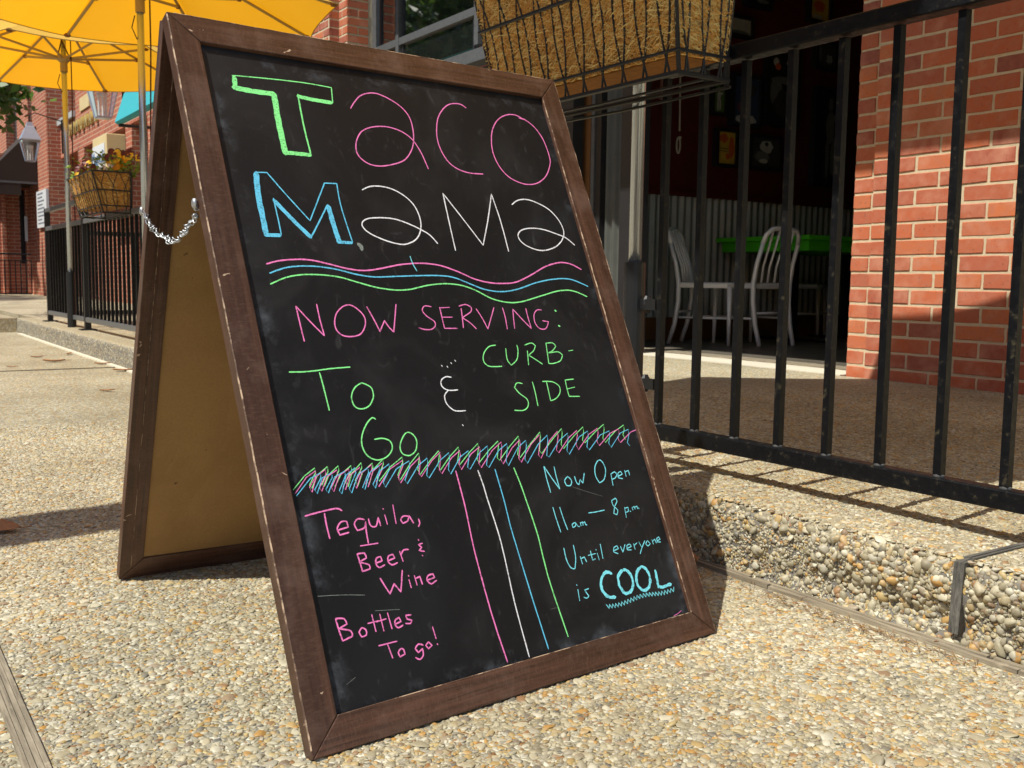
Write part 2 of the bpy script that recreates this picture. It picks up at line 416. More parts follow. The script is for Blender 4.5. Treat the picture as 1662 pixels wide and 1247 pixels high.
# ---------------------------------------------------------------- pebbles (geometry-node instances)
def pebble_tree(pm='pebble'):
    ng = bpy.data.node_groups.new('pebble_scatter', 'GeometryNodeTree')
    ng.interface.new_socket('Geometry', in_out='INPUT', socket_type='NodeSocketGeometry')
    ng.interface.new_socket('Geometry', in_out='OUTPUT', socket_type='NodeSocketGeometry')
    N = ng.nodes; L = ng.links
    gi = N.new('NodeGroupInput'); go = N.new('NodeGroupOutput'); join = N.new('GeometryNodeJoinGeometry')
    for s in range(6):
        ico = N.new('GeometryNodeMeshIcoSphere'); ico.inputs['Subdivisions'].default_value = 2
        no = N.new('ShaderNodeTexNoise'); no.noise_dimensions = '4D'; no.inputs['W'].default_value = s * 3.7; no.inputs['Scale'].default_value = .9; no.inputs['Detail'].default_value = 1.0
        sub = N.new('ShaderNodeVectorMath'); sub.operation = 'SUBTRACT'; sub.inputs[1].default_value = (.5, .5, .5)
        sc = N.new('ShaderNodeVectorMath'); sc.operation = 'SCALE'; sc.inputs['Scale'].default_value = 1.5
        sp = N.new('GeometryNodeSetPosition'); L.new(no.outputs['Color'], sub.inputs[0]); L.new(sub.outputs[0], sc.inputs[0]); L.new(sc.outputs[0], sp.inputs['Offset'])
        L.new(ico.outputs['Mesh'], sp.inputs['Geometry'])
        sm = N.new('GeometryNodeSetShadeSmooth'); L.new(sp.outputs[0], sm.inputs[0])
        mt = N.new('GeometryNodeSetMaterial'); mt.inputs['Material'].default_value = M[pm]; L.new(sm.outputs[0], mt.inputs[0])
        g2 = N.new('GeometryNodeGeometryToInstance'); L.new(mt.outputs[0], g2.inputs[0]); L.new(g2.outputs[0], join.inputs[0])
    def attr(nm, ty):
        a = N.new('GeometryNodeInputNamedAttribute'); a.data_type = ty; a.inputs['Name'].default_value = nm; return a
    ip = N.new('GeometryNodeInstanceOnPoints'); L.new(gi.outputs[0], ip.inputs['Points']); L.new(join.outputs[0], ip.inputs['Instance'])
    ip.inputs['Pick Instance'].default_value = True
    a = attr('pick', 'INT'); L.new(a.outputs['Attribute'], ip.inputs['Instance Index'])
    a = attr('prot', 'FLOAT_VECTOR'); L.new(a.outputs['Attribute'], ip.inputs['Rotation'])
    a = attr('psize', 'FLOAT_VECTOR'); L.new(a.outputs['Attribute'], ip.inputs['Scale'])
    L.new(ip.outputs[0], go.inputs[0]); return ng
PT = pebble_tree(); PTK = pebble_tree('pebble_kerb')
def scatter(name, P, S, Rr, tone, label, cat='gravel'):
    me = bpy.data.meshes.new(name); n = len(P); me.vertices.add(n)
    me.vertices.foreach_set('co', np.asarray(P, dtype=np.float32).ravel())
    for nm, ty, arr in (('psize', 'FLOAT_VECTOR', S), ('prot', 'FLOAT_VECTOR', Rr)):
        at = me.attributes.new(nm, ty, 'POINT'); at.data.foreach_set('vector', np.asarray(arr, dtype=np.float32).ravel())
    at = me.attributes.new('tone', 'FLOAT', 'POINT'); at.data.foreach_set('value', np.asarray(tone, dtype=np.float32))
    at = me.attributes.new('pick', 'INT', 'POINT'); at.data.foreach_set('value', RNG.randint(0, 6, n).astype(np.int32))
    me.update(); o = bpy.data.objects.new(name, me); COL.objects.link(o)
    md = o.modifiers.new('scatter', 'NODES'); md.node_group = PTK if name == 'kerb_pebbles' else PT
    tag(o, label, cat, kind='stuff'); return o
def in_view(P, pad=300, dmax=3.6):
    c = (P - CAMP) @ MR.T; d = c[:, 2]
    x = PW/2 + FPX * c[:, 0] / d; y = PH/2 + FPX * c[:, 1] / d
    keep = (d > .5) & (x > -pad) & (x < PW + pad) & (y < PH + pad)
    keep &= RNG.rand(len(P)) < np.clip((dmax - d) / .7, 0, 1)
    return keep
def flat_pebbles(x0, x1, y0, y1, z, sp, dmax):
    nx = int((x1 - x0) / sp); ny = int((y1 - y0) / sp)
    X, Y = np.meshgrid(np.arange(nx), np.arange(ny)); X = X.ravel().astype(float); Y = Y.ravel().astype(float)
    X += RNG.uniform(-.65, .65, X.size) + .5 * (Y % 2); Y += RNG.uniform(-.65, .65, Y.size)
    P = np.stack([x0 + X * sp, y0 + Y * sp, np.full(X.size, z)], -1)
    P = P[in_view(P, 300, dmax)]; w_ = vnoise(P[:, :2], 9, 8) * .6 + vnoise(P[:, :2], 31, 9) * .4; P = P[RNG.rand(len(P)) < np.clip(.55 + (w_ - .28) * 3, .45, 1)]; n = len(P)
    a = np.clip(np.exp(RNG.normal(math.log(.0031), .42, n)), .0017, .0100)
    S = np.stack([a * RNG.uniform(1.0, 1.45, n), a * RNG.uniform(.7, 1.0, n), np.minimum(a * RNG.uniform(.40, .65, n), .0034)], -1)
    P[:, 2] += -S[:, 2] * RNG.uniform(.30, .85, n) + .0008
    Rr = np.stack([RNG.normal(0, .16, n), RNG.normal(0, .16, n), RNG.uniform(0, 6.28, n)], -1)
    return P, S, Rr, RNG.rand(n)
P, S, Rr, tn = flat_pebbles(-1.3, CX - .028, .35, 3.9, 0, .0069, 3.9)
k = ~((P[:, 0] > .140) & (P[:, 0] < .1735)); scatter('pavement_pebbles', P[k], S[k], Rr[k], tn[k], 'tan and cream pebbles set flat in the sunlit pavement around the sign')
P, S, Rr, tn = flat_pebbles(CX + .009, 3.72, .35, 3.9, TZ, .0072, 3.9)
k = ~((P[:, 1] > .824) & (P[:, 1] < .845)); scatter('terrace_pebbles', P[k], S[k], Rr[k], tn[k], 'small tan pebbles set flat in the raised terrace behind the black railing')
# kerb face pebbles: coarse where the concrete has crumbled
def kerb_pebbles(n, lo, hi, band):
    y = RNG.uniform(.45, 1.75, n * 3); z = RNG.uniform(.004, .128, n * 3)
    d = band(y, z); kk = RNG.rand(n * 3) < d; y = y[kk][:n]; z = z[kk][:n]; n = len(y)
    rws = kerb_profile(y); xs = np.array([r[0] for r in rws]); zs = np.array([r[1] for r in rws])
    x = np.array([np.interp(z[i], zs[:9, i], xs[:9, i]) for i in range(n)])
    a = RNG.uniform(lo, hi, n); S = np.stack([a * RNG.uniform(.6, .85, n), a * RNG.uniform(1, 1.4, n), a * RNG.uniform(.75, 1, n)], -1)
    P = np.stack([x + a * RNG.uniform(-.25, .45, n), y, z], -1)
    Rr = np.stack([RNG.uniform(-1.5, 1.5, n), RNG.normal(0, .4, n), RNG.normal(0, .3, n)], -1)
    k2 = ~((y > .822) & (y < .847) & (z > .02)); return P[k2], S[k2], Rr[k2], RNG.rand(k2.sum())
coarse = lambda y, z: np.clip(np.exp(-((y - .93) / .12) ** 2) * 1.3 + np.exp(-((y - 1.45) / .13) ** 2) + np.clip((z - .095) / .03, 0, 1) * .8 + .10 + (y < .83) * .35, 0, 1)
fine = lambda y, z: np.ones_like(y) * .9
A = kerb_pebbles(1500, .0036, .0068, coarse); B = kerb_pebbles(7200, .0012, .0032, fine); Cc = kerb_pebbles(260, .0065, .0098, coarse)
cat_ = [np.concatenate([A[i], B[i], Cc[i]]) for i in range(4)]
scatter('kerb_pebbles', cat_[0], cat_[1], cat_[2], cat_[3], 'round river pebbles exposed in the crumbling kerb face', 'pebbles')
# ---------------------------------------------------------------- restaurant building
WX = 3.72; XW = 3.92
rb = thing('restaurant', 'red brick restaurant front with an open doorway and dark interior behind the railing', 'building', (WX, 2.5, TZ))
ROW = .0685
z_a = ox(1554, 131.4, WX).z
Z0 = z_a - 20 * ROW
while Z0 > TZ: Z0 -= ROW
wall = MB()
wall.box(WX + .004, WX + .30, -4, 2.775, 0, 4.2)
wall.box(WX + .044, WX + .30, 2.775, 2.900, 0, 4.2)
wall.box(WX + .20, WX + .34, 2.9, 7.62, 2.13 + .95, 4.2)         # masonry over the transoms
wall = wall.build('wall', M['mortar'], rb)
def brick_mesh(L, seed, H=.0585, D=.03):
    r = random.Random(seed); n = 14; out = []
    per = [(-.5, -.5), (-.25, -.5), (0, -.5), (.25, -.5), (.5, -.5), (.5, -.17), (.5, .17), (.5, .5), (.25, .5), (0, .5), (-.25, .5), (-.5, .5), (-.5, .17), (-.5, -.17)]
    corner = {0, 4, 7, 11}
    def loop(x, ins, jit):
        l = []
        for i, (a, b) in enumerate(per):
            k = ins * (1.5 if i in corner else 1)
            l.append((x, a * (L - 2 * k) + r.uniform(-jit, jit), b * (H - 2 * k) + r.uniform(-jit, jit)))
        return l
    mb = MB(); mb.loft([loop(D, 0, 0), loop(.0035, .0002, .0013), loop(.0, .0024, .0017)])
    return mb.mesh('brick')
BM = {k: [brick_mesh(L, 10 * i + s) for s in range(6)] for i, (k, L) in enumerate((('full', .203), ('half', .0975), ('closer', .05)))}
for l in BM.values():
    for me in l: me.materials.append(M['brick'])
BML = {'full': .203, 'half': .0975, 'closer': .05}
def lay(parent, axis, fixed, a0, a1, z0, rows, phase, sign=1, z_first=None):
    """running bond along axis 'Y' (face towards -X) or 'X' (face towards -Y); fixed = plane coordinate"""
    for i in range(rows):
        zc = z0 + (i + .5) * ROW; s = phase + (.1065 if i % 2 else 0)
        k0 = math.floor((a0 - s) / .213) - 1; a = s + k0 * .213
        while a < a1:
            b0 = max(a + .005, a0); b1 = min(a + .208, a1); w = b1 - b0
            if w > .025:
                kind = 'full' if w > .15 else ('half' if w > .075 else 'closer'); me = random.choice(BM[kind])
                c = (b0 + b1) / 2; pr = random.uniform(-.0015, .0018)
                if axis == 'Y': inst('brick', me, parent, (fixed + pr, c, zc), (0, random.gauss(0, .004), 0), (1, w / BML[kind], random.uniform(.97, 1.02)))
                else: inst('brick', me, parent, (c, fixed + pr, zc), (0, 0, math.pi / 2), (1, w / BML[kind], random.uniform(.97, 1.02)))
            a += .213
ya = ox(1532.7, 124, WX).y; k_row = int((z_a - Z0) / ROW)
ph = ya - (.1065 if (int((ox(1532.7, 122, WX).z - Z0) / ROW)) % 2 else 0)
lay(wall, 'Y', WX, 1.15, 2.775, Z0, 34, ph)
lay(wall, 'Y', WX + .04, 2.775 + .002, 2.902, Z0, 34, 2.7775 - .1065 * 1 + .03)
# jamb return facing the opening
# unseen awning above the picture, added to cast the shade on the upper wall
aw = MB(); zA, dA = 3.0, (3.0 - 1.09) * .651
for (y0, y1) in ((-3.5, 5.15),):
    aw.hexa([(WX - .01, y0, zA + .55), (WX - dA, y0, zA + .02), (WX - dA, y0, zA), (WX - .01, y0, zA + .5)], [(WX - .01, y1, zA + .55), (WX - dA, y1, zA + .02), (WX - dA, y1, zA), (WX - .01, y1, zA + .5)])
aw.build('awning', M['teal'], rb)
aw = MB(); zB = 3.6; dB = (3.6 - 2.52) * .651  # second unseen awning, added to shade the top of the transom
aw.hexa([(XW - .01, 5.2, zB + .4), (XW - dB, 5.2, zB + .02), (XW - dB, 5.2, zB), (XW - .01, 5.2, zB + .35)], [(XW - .01, 7.9, zB + .4), (XW - dB, 7.9, zB + .02), (XW - dB, 7.9, zB), (XW - .01, 7.9, zB + .35)])
aw.build('awning', M['teal'], rb)
# brick piers beside the transom
y0 = ox(563, 65, WX).y; yb = ox(550, 65, WX).y; xr = oy(598, 65, y0).x; XW = xr
xB = oy(534, 65, yb).x
pm = MB(); pm.box(WX + .004, XW + .3, y0 + .004, yb, 0, 4.4); pm.box(xB + .004, XW + .3, yb + .004, yb + 1.2, 0, 4.4)
pier = pm.build('pier', M['mortar'], rb)
zc0 = ox(563, 68.6, WX).z; zc = zc0 - 4 * ROW * 1.06
ROWs = ROW; ROW = .0725
while zc > TZ + ROW: zc -= ROW * 2
lay(pier, 'Y', WX, y0, yb, zc, 42, y0 - .002)
lay(pier, 'X', y0, WX + .002, XW, zc, 42, WX + .0)
lay(pier, 'Y', xB, yb, yb + .85, zc, 42, yb + .02)
lay(pier, 'X', yb, xB + .002, WX, zc, 42, xB)
ROW = ROWs
# steel transom window with muntins
yl = oy(603, 60, 7.6).y
wy0 = ox(610, 60, XW).y; wyA = ox(645.5, 40, XW).y; wyB = ox(774, 60, XW).y; wyC = 4.95
zs = ox(767, 94, XW).z; zm = ox(692, 50, XW).z
win = MB()
win.box(XW, XW + .06, wy0, wy0 + .075, zs, zs + 1.3)
for yy, w in ((wyA, .05), (wyB, .055), (wyC, .05)): win.box(XW - .01, XW + .06, yy - w / 2, yy + w / 2, zs + .08, zs + 1.3)
win.box(XW - .004, XW + .055, wyC, wy0, zm - .03, zm + .03)
win.box(XW - .03, XW + .09, 2.9, wy0 + .07, zs - .045, zs + .045)
win.box(XW + .003, XW + .05, wyC, wy0, zs + 1.28, zs + 1.36)
wino = win.build('transom_window', M['frame_grey'], rb, bevel=.003)
for a, b in ((wy0, wyA), (wyA, wyB), (wyB, wyC)):
    for z1, z2 in ((zs + .05, zm - .03), (zm + .03, zs + 1.28)):
        MB().box(XW + .024, XW + .030, b + .02, a - .02, z1, z2).build('pane', M['winglass'], wino)
        fr = MB(); fr.box(XW + .012, XW + .024, a - .075, a - .05, z1, z2); fr.box(XW + .012, XW + .024, b + .05, b + .075, z1, z2); fr.build('inner_frame', M['frame_dark'], wino)
# folded door leaves, strip of brick, timber post, corrugated cladding at the left side of the doorway
def px_box(p0, p1, x, dx, z0, z1, mat, name, y=200):
    a = ox(p0, y, x).y; b = ox(p1, y, x).y
    return MB().box(x, x + dx, min(a, b), max(a, b), z0, z1).build(name, mat, rb)
dz = zs - .05
px_box(896, 930, WX + .02, .08, TZ, dz, M['frame_dark'], 'door_post')
sp = px_box(930, 943, WX + .16, .2, TZ, dz, M['mortar'], 'brick_strip')
ya_, yb_ = ox(943, 200, WX + .155).y, ox(930, 200, WX + .155).y
lay(sp, 'Y', WX + .155, min(ya_, yb_), max(ya_, yb_), Z0, 26, min(ya_, yb_) - .01)
px_box(943, 959, WX + .13, .1, TZ, dz, M['brownpost'], 'timber_post')
px_box(960, 965, WX + .10, .1, TZ, dz, M['frame_grey'], 'door_edge')
px_box(965, 976, WX + .11, .1, TZ, dz, M['frame_dark'], 'door_post')
px_box(1009, 1040, WX + .02, .07, TZ, dz, M['frame_dark'], 'door_post')
def corrugated(axis, fixed, a0, a1, z0, z1, pitch, amp, name, parent, mat):
    mb = MB(); n = int((a1 - a0) / pitch * 10); pts = []
    for i in range(n + 1):
        a = a0 + (a1 - a0) * i / n; d = amp * math.sin(2 * math.pi * (a - a0) / pitch); pts.append((a, d))
    f = lambda a, d, z: ((fixed + d, a, z) if axis == 'Y' else (a, fixed + d, z))
    vs = [f(a, d, z) for a, d in pts for z in (z0, z1)]
    mb.add(vs, [(2*i, 2*i+2, 2*i+3, 2*i+1) for i in range(n)])
    return mb.build(name, mat, parent, smooth=True)
M['corr_dark'] = simple('dull_corrugated_zinc', (.075, .08, .073), .6, .2, .3, 8, .0006)
M['corr'] = simple('corrugated_zinc', (.34, .36, .34), .5, .35, .25, 8, .0006)
a, b = ox(1009, 200, WX + .14).y, ox(976, 200, WX + .14).y
corrugated('Y', WX + .14, a, b, TZ, dz, .066, .014, 'corrugated_panel', rb, M['corr_dark'])
# interior room
RY = 5.35
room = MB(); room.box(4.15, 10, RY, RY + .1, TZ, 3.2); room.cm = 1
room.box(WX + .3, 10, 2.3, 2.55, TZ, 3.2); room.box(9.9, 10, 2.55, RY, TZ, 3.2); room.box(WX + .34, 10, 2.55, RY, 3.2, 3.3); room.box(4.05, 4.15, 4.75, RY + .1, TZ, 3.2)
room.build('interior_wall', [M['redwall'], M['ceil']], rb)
MB().box(XW + .1, XW + .14, 4.9, 8.0, TZ, zs - .05).build('storefront_door', M['winglass'], rb)
corrugated('X', RY - .02, 4.16, 9.8, TZ + .16, ox(1086, 316, 4.9).z * 0 + 1.15, .068, .012, 'corrugated_wainscot', rb, M['corr'])
MB().box(4.16, 9.8, RY - .05, RY - .034, TZ, TZ + .16).build('baseboard', M['brownpost'], rb)
MB().box(4.16, 9.8, RY - .05, RY - .034, 1.15, 1.18).build('dado_rail', M['redwall'], rb)
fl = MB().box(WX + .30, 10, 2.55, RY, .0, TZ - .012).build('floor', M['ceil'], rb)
M['plank'] = m_wood('grey_floorboard', (.085, .075, .06), (.20, .175, .14), (1, .06, 1), .6, .4)
yy = 2.56; i = 0
x = WX + .36
while x < 8.8:
    w = .14; MB().box(x, x + w - .004, 2.56, RY - .06, TZ - .012, TZ + .002 + random.random() * .001).build('floorboard', M['plank'], rb); x += w
MB().box(WX + .005, WX + .22, 2.905, 4.9, .05, TZ + .004).build('threshold', M['pale_concrete'], rb)
MB().box(WX + .224, WX + .356, 2.6, 4.9, .05, TZ + .010).build('threshold', M['weathered'], rb)
# hanging rope with a loop
rp = MB(); y_ = 5.0
pts = [oy(1105 - i * .22, 60 + i * 17, y_) for i in range(10)]
rp.tube(pts, .006, 6)
c = oy(1101, 236, y_); lp = [c + Vector((.016 * math.cos(t) * 1.0, 0, .052 * math.sin(t))) for t in np.linspace(0, 2 * math.pi, 17)[:-1]]
rp.tube(lp, .006, 6, closed=True)
rp.disc_ball(oy(1103.2, 224, y_), .013)
tag(rp.build('rope', M['rope'], None, True), 'pale cotton rope ending in a loop, hanging in the dark doorway', 'rope')

def text_mesh(body, size, depth=.0006, bold=False):
    cu = bpy.data.curves.new('text', 'FONT'); cu.body = body; cu.size = size; cu.extrude = depth; cu.align_x = 'CENTER'; cu.align_y = 'CENTER'
    if bold: cu.offset = size * .02
    o = bpy.data.objects.new('text', cu); COL.objects.link(o); dg = bpy.context.evaluated_depsgraph_get(); dg.update()
    me = bpy.data.meshes.new_from_object(o.evaluated_get(dg)); bpy.data.objects.remove(o); bpy.data.curves.remove(cu); return me
def text_obj(name, body, size, mat, parent, loc, rot, label=None, bold=False, depth=.0006):
    me = text_mesh(body, size, depth, bold); me.materials.clear(); me.materials.append(mat)
    o = inst(name, me, parent, loc, rot)
    if label: o['label'] = label
    return o
# framed pictures on the dark red wall
PM = {n: simple('print_' + n, c, .35, 0, .35, 30, 0) for n, c in dict(cream=(.42, .40, .34), yellow=(.62, .40, .05), orange=(.62, .12, .03), black=(.02, .02, .022), grey=(.17, .17, .165), green=(.10, .17, .04), blue=(.04, .06, .12), white=(.50, .48, .44), purple=(.16, .06, .10), dark=(.05, .05, .05)).items()}
def picture(x0, ya, x1, yb, bgc, blobs, label, fw=.022, word=None):
    Y = RY - .03
    p = oy(x0, ya, Y); q = oy(x1, yb, Y); za, zb = q.z, p.z; xa, xb = p.x, q.x
    t = thing('framed_picture', label, 'picture', (xa, Y, za), 'framed pictures on the dark red wall')
    f = MB()
    for b in ((xa - fw, xa, za - fw, zb + fw), (xb, xb + fw, za - fw, zb + fw), (xa, xb, za - fw, za), (xa, xb, zb, zb + fw)): f.box(b[0], b[1], Y - .022, Y + .03, b[2], b[3])
    f.build('frame', PM['black'], t)
    pr = MB().box(xa, xb, Y - .004, Y + .028, za, zb).build('print', PM[bgc], t)
    cols = {}
    for c, u, v, ru, rv in blobs: cols.setdefault(c, []).append((u, v, ru, rv))
    k = 0
    for c, u, v, ru, rv in blobs:
        k += 1; n = 14; cx_, cz_ = xa + u * (xb - xa), za + v * (zb - za)
        loop = [(cx_ + ru * (xb - xa) * math.cos(2*math.pi*i/n) * random.uniform(.85, 1.15), cz_ + rv * (zb - za) * math.sin(2*math.pi*i/n) * random.uniform(.85, 1.15)) for i in range(n)]
        mb = MB(); yk = Y - .0045 - k * .0006; mb.hexa([(min(max(a, xa), xb), yk, min(max(b_, za), zb)) for a, b_ in loop], [(min(max(a, xa), xb), yk + .0004, min(max(b_, za), zb)) for a, b_ in loop])
        mb.build('printed_shape', PM[c], pr)
    if word: text_obj('printed_number', word[0], word[3] * (zb - za), PM['white'], pr, (xa + word[1] * (xb - xa), Y - .02, za + word[2] * (zb - za)), (math.pi / 2, 0, 0), bold=True)
    return t
fig = lambda c, u=.5, s=1.0: [(c, u, .62 * s, .16, .17), (c, u, .86, .09, .08), (c, u - .08, .28, .07, .24), (c, u + .12, .30, .07, .24), (c, u + .2, .72, .16, .04)]
picture(1186, 28, 1217, 60, 'cream', [('grey', .5, .12, .5, .14)], 'pale cream framed print high on the dark red wall, just right of the hanging basket')
picture(1158, 138, 1174, 184, 'green', fig('white'), 'small narrow picture of a white figure on green, nearest the rope')
picture(1191, 124, 1229, 204, 'blue', [('purple', .4, .35, .25, .12), ('white', .5, .10, .45, .10), ('dark', .6, .75, .3, .15)], 'tall dark blue framed picture with a pale crowd along its lower edge')
picture(1165, 213, 1191, 268, 'yellow', [('orange', .35, .80, .25, .14), ('orange', .8, .55, .16, .35), ('orange', .6, .25, .16, .10), ('black', .35, .48, .3, .012), ('black', .35, .40, .3, .010)], 'yellow and orange framed poster below the other pictures')
picture(1247, 82, 1290, 206, 'black', [('grey', .55, .62, .4, .05), ('grey', .3, .45, .22, .20), ('dark', .6, .3, .35, .2), ('white', .27, .86, .10, .06), ('orange', .33, .80, .09, .05)], 'large black and white player picture with the number 97', word=('97', .68, .84, .14))
picture(1219, 222, 1262, 274, 'dark', [('white', .55, .72, .24, .22), ('dark', .55, .80, .07, .08), ('grey', .40, .35, .25, .2), ('white', .45, .2, .15, .08)], 'wide black and white helmet portrait beside the yellow poster')
picture(1325, 145, 1362, 300, 'black', fig('grey', .55), 'tall very dark picture of a standing grey figure, rightmost beside the brick jamb')
picture(1326, 70, 1352, 112, 'dark', [('grey', .2, .6, .08, .4), ('grey', .7, .35, .2, .2)], 'small dark picture with pale letters above the tall dark one', word=('35', .66, .35, .4))
picture(1315, -8, 1343, 37, 'yellow', [('orange', .5, .6, .3, .25), ('white', .45, .15, .3, .06)], 'yellow and red picture at the top of the doorway')
picture(1212, -14, 1248, 13, 'black', [('grey', .7, .4, .25, .2)], 'small black picture cut by the top edge of the photo')

# brick terrace of houses across the street (out of view, seen in reflections)
ob = thing('brick_building', 'long two-storey brick building across the street, behind the viewer', 'building', (-20, 10, 0))
MB().box(-27, -18, -30, 60, 0, 8.5).build('wall', M['far_brick'], ob)
for i in range(14):
    for z in (1.2, 4.8): MB().box(-18.001, -17.9, -26 + i * 6, -23.5 + i * 6, z, z + 2).build('window', M['darkwin'], ob)
MB().box(-27.2, -17.8, -30, 60, 8.5, 8.9).build('parapet', M['stone'], ob)
# green table and metal chairs
def leg4(mb, x, y, z0, z1, r0, r1): mb.tube([(x, y, z0), (x, y, z1)], [r0, r1], 8)
c0 = oz(1313, 382, .862)
tx, ty = c0.x, c0.y
tb = thing('dining_table', 'bright green wooden table with a deep green apron behind the metal chairs', 'table', (tx + .5, ty + .5, TZ))
MB().box(tx, tx + 1.3, ty, ty + .85, .835, .866).build('tabletop', M['green_paint'], tb, bevel=.004)
MB().box(tx + .04, tx + 1.26, ty + .03, ty + .82, .765, .834).build('apron', M['green_paint'], tb)
for a in (.35, .95):
    MB().box(tx + a - .03, tx + a + .03, ty + .39, ty + .45, TZ + .02, .764).build('leg', M['black_steel'], tb)
    MB().box(tx + a - .03, tx + a + .03, ty + .1, ty + .74, TZ + .004, TZ + .02).build('foot', M['black_steel'], tb)
def chair(c, ang, label, s=.88):
    """aluminium cafe chair; local +Y is the way it faces"""
    t = thing('metal_chair', label, 'chair', (c[0], c[1], TZ + .004), 'aluminium slat-back chairs round the green table')
    ca, sa = math.cos(ang), math.sin(ang)
    w = lambda x, y, z: (c[0] + s * (x * ca - y * sa), c[1] + s * (x * sa + y * ca), TZ + .004 + s * z)
    sh = .455; A = M['alu']
    for k in (-1, 1):
        m = MB(); m.tube([w(k*.175, -.27, 0), w(k*.18, -.225, .15), w(k*.185, -.20, .32), w(k*.188, -.20, .46), w(k*.185, -.225, .60), w(k*.18, -.275, .75)], [s*.017, s*.018, s*.019, s*.019, s*.017, s*.016], 8); m.build('rear_leg', A, t, True)
        m = MB(); m.tube([w(k*.195, .19, .0), w(k*.19, .185, sh - .02)], [s*.012, s*.021], 8); m.build('leg', A, t, True)
        m = MB(); m.tube([w(k*.185, -.19, .20), w(k*.19, .18, .20)], s*.009, 6); m.build('stretcher', A, t, True)
    m = MB(); m.tube([w(-.19, .185, .20), w(.19, .185, .20)], s*.009, 6); m.build('stretcher', A, t, True)
    m = MB(); m.tube([w(-.18, -.205, .24), w(.18, -.205, .24)], s*.009, 6); m.build('stretcher', A, t, True)
    m = MB(); m.tube([w(-.18, -.27, .745), w(-.165, -.29, .81), w(-.12, -.305, .85), w(0, -.315, .862), w(.12, -.305, .85), w(.165, -.29, .81), w(.18, -.27, .745)], s*.018, 8); m.build('back_rail', A, t, True)
    for x in (-.10, -.035, .035, .10):
        m = MB(); m.tube([w(x, -.19, .465), w(x, -.205, .58), w(x*1.03, -.25, .70), w(x*1.05, -.30, .85)], s*.008, 6, flat=1.3); m.build('back_slat', A, t, True)
    loops = []
    for z, i in ((sh - .035, .005), (sh - .002, .0), (sh + .008, .012)):
        loops.append([w(x, y, z) for x, y in ((-.2+i, -.19+i), (-.1, -.21+i), (.1, -.21+i), (.2-i, -.19+i), (.215-i, .17), (.17, .215-i), (-.17, .215-i), (-.215+i, .17))])
    m = MB(); m.loft(loops); m.build('seat', A, t, False, bevel=.004)
    return t
ch2 = oz(1262, 563, TZ)
chair((ch2.x, ch2.y + .24), math.radians(-2), 'aluminium chair with curved slatted back in front of the green table, centre of the doorway')
chair((4.82, 4.82), math.radians(-149), 'aluminium chair at the left end of the green table, seen from the side')
ch3 = oz(1345, 551, TZ)
chair((ch3.x + .2, ch3.y + .45), math.radians(-150), 'shadowed aluminium chair farthest right, half hidden by the brick jamb')
# ---------------------------------------------------------------- black railings
FX = 1.524
def bar_mesh(z0, z1, s=.0072):
    m = MB().box(-s, s, -s, s, z0, z1).mesh('bar'); m.materials.append(M['rail']); return m
rf = thing('railing', 'black square-bar metal railing in front of the open doorway, scratched paint', 'railing', (FX, 1.0, TZ))
MB().box(FX - .019, FX + .019, -.6, 1.70, .984, 1.014).build('top_rail', M['rail'], rf, bevel=.003)
MB().box(FX - .015, FX + .015, -.6, 1.715, .189, .222).build('bottom_rail', M['rail'], rf, bevel=.003)
bm = bar_mesh(0, .981 - .222)
M['weld'] = simple('weld_bead', (.16, .165, .17), .35, .6, .5, 90, 0)
wm = MB(); wm.disc_ball((0, 0, 0), .0095, 8, 5, (1.1, 1.1, .45)); wm = wm.mesh('weld'); wm.materials.append(M['weld'])
yb0, yb8 = ox(1067.5, 692.8, FX).y, ox(1631.7, 792.4, FX).y; st = (yb0 - yb8) / 7
for i in range(19):
    o = inst('bar', bm, rf, (FX, yb0 - i * st, .222), (random.gauss(0, .002), 0, 0))
    w_ = bpy.data.objects.new('weld', wm); COL.objects.link(w_); w_.parent = o; w_.location = (0, 0, .001)
for yy in (-.5, 1.69):
    MB().box(FX - .012, FX + .012, yy - .012, yy + .012, TZ, .189).build('foot', M['rail'], rf)
lf = thing('railing', 'black railing with a raised handrail at the left end of the kerb', 'railing', (FX, 8.7, TZ))
yA = ox(78.6, 521.8, FX).y * 0 + 9.47; yP = 7.9; yE = 5.2
zt, zmid, zb_ = 1.10, .945, .20
def rail_y(p, y0, y1, z0, z1, h=.04, w=.02): MB().hexa([(FX - w, y0, z0 - h), (FX + w, y0, z0 - h), (FX + w, y0, z0), (FX - w, y0, z0)], [(FX - w, y1, z1 - h), (FX + w, y1, z1 - h), (FX + w, y1, z1), (FX - w, y1, z1)]).build('rail', M['frame_grey'] if 0 else M['black_steel'], p)
M['rail_lit'] = simple('sunlit_black_rail', (.10, .105, .11), .35, .0, .15, 20, 0)  # lit copy of the black rail: sunlight put into the base colour
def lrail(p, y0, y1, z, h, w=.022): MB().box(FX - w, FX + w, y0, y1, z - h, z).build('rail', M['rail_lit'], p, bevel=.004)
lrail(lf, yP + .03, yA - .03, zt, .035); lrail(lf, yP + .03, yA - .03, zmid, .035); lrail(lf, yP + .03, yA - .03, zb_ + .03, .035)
bm2 = bar_mesh(0, zmid - .035 - zb_ - .03, .009)
def post(p, y, z1):
    m = MB().box(FX - .021, FX + .021, y - .021, y + .021, TZ, z1).build('post', M['black_steel'], p)
    MB().box(FX - .055, FX + .055, y - .055, y + .055, TZ, TZ + .009).build('foot_plate', M['black_steel'], p)
post(lf, yA, zt); post(lf, yP, zt)
n = 13
for i in range(1, n): inst('bar', bm2, lf, (FX, yP + (yA - yP) * i / n, zb_ + .03))
lf2 = thing('railing', 'black railing under the pansy basket, beside the back of the sign', 'railing', (FX, 6.6, TZ))
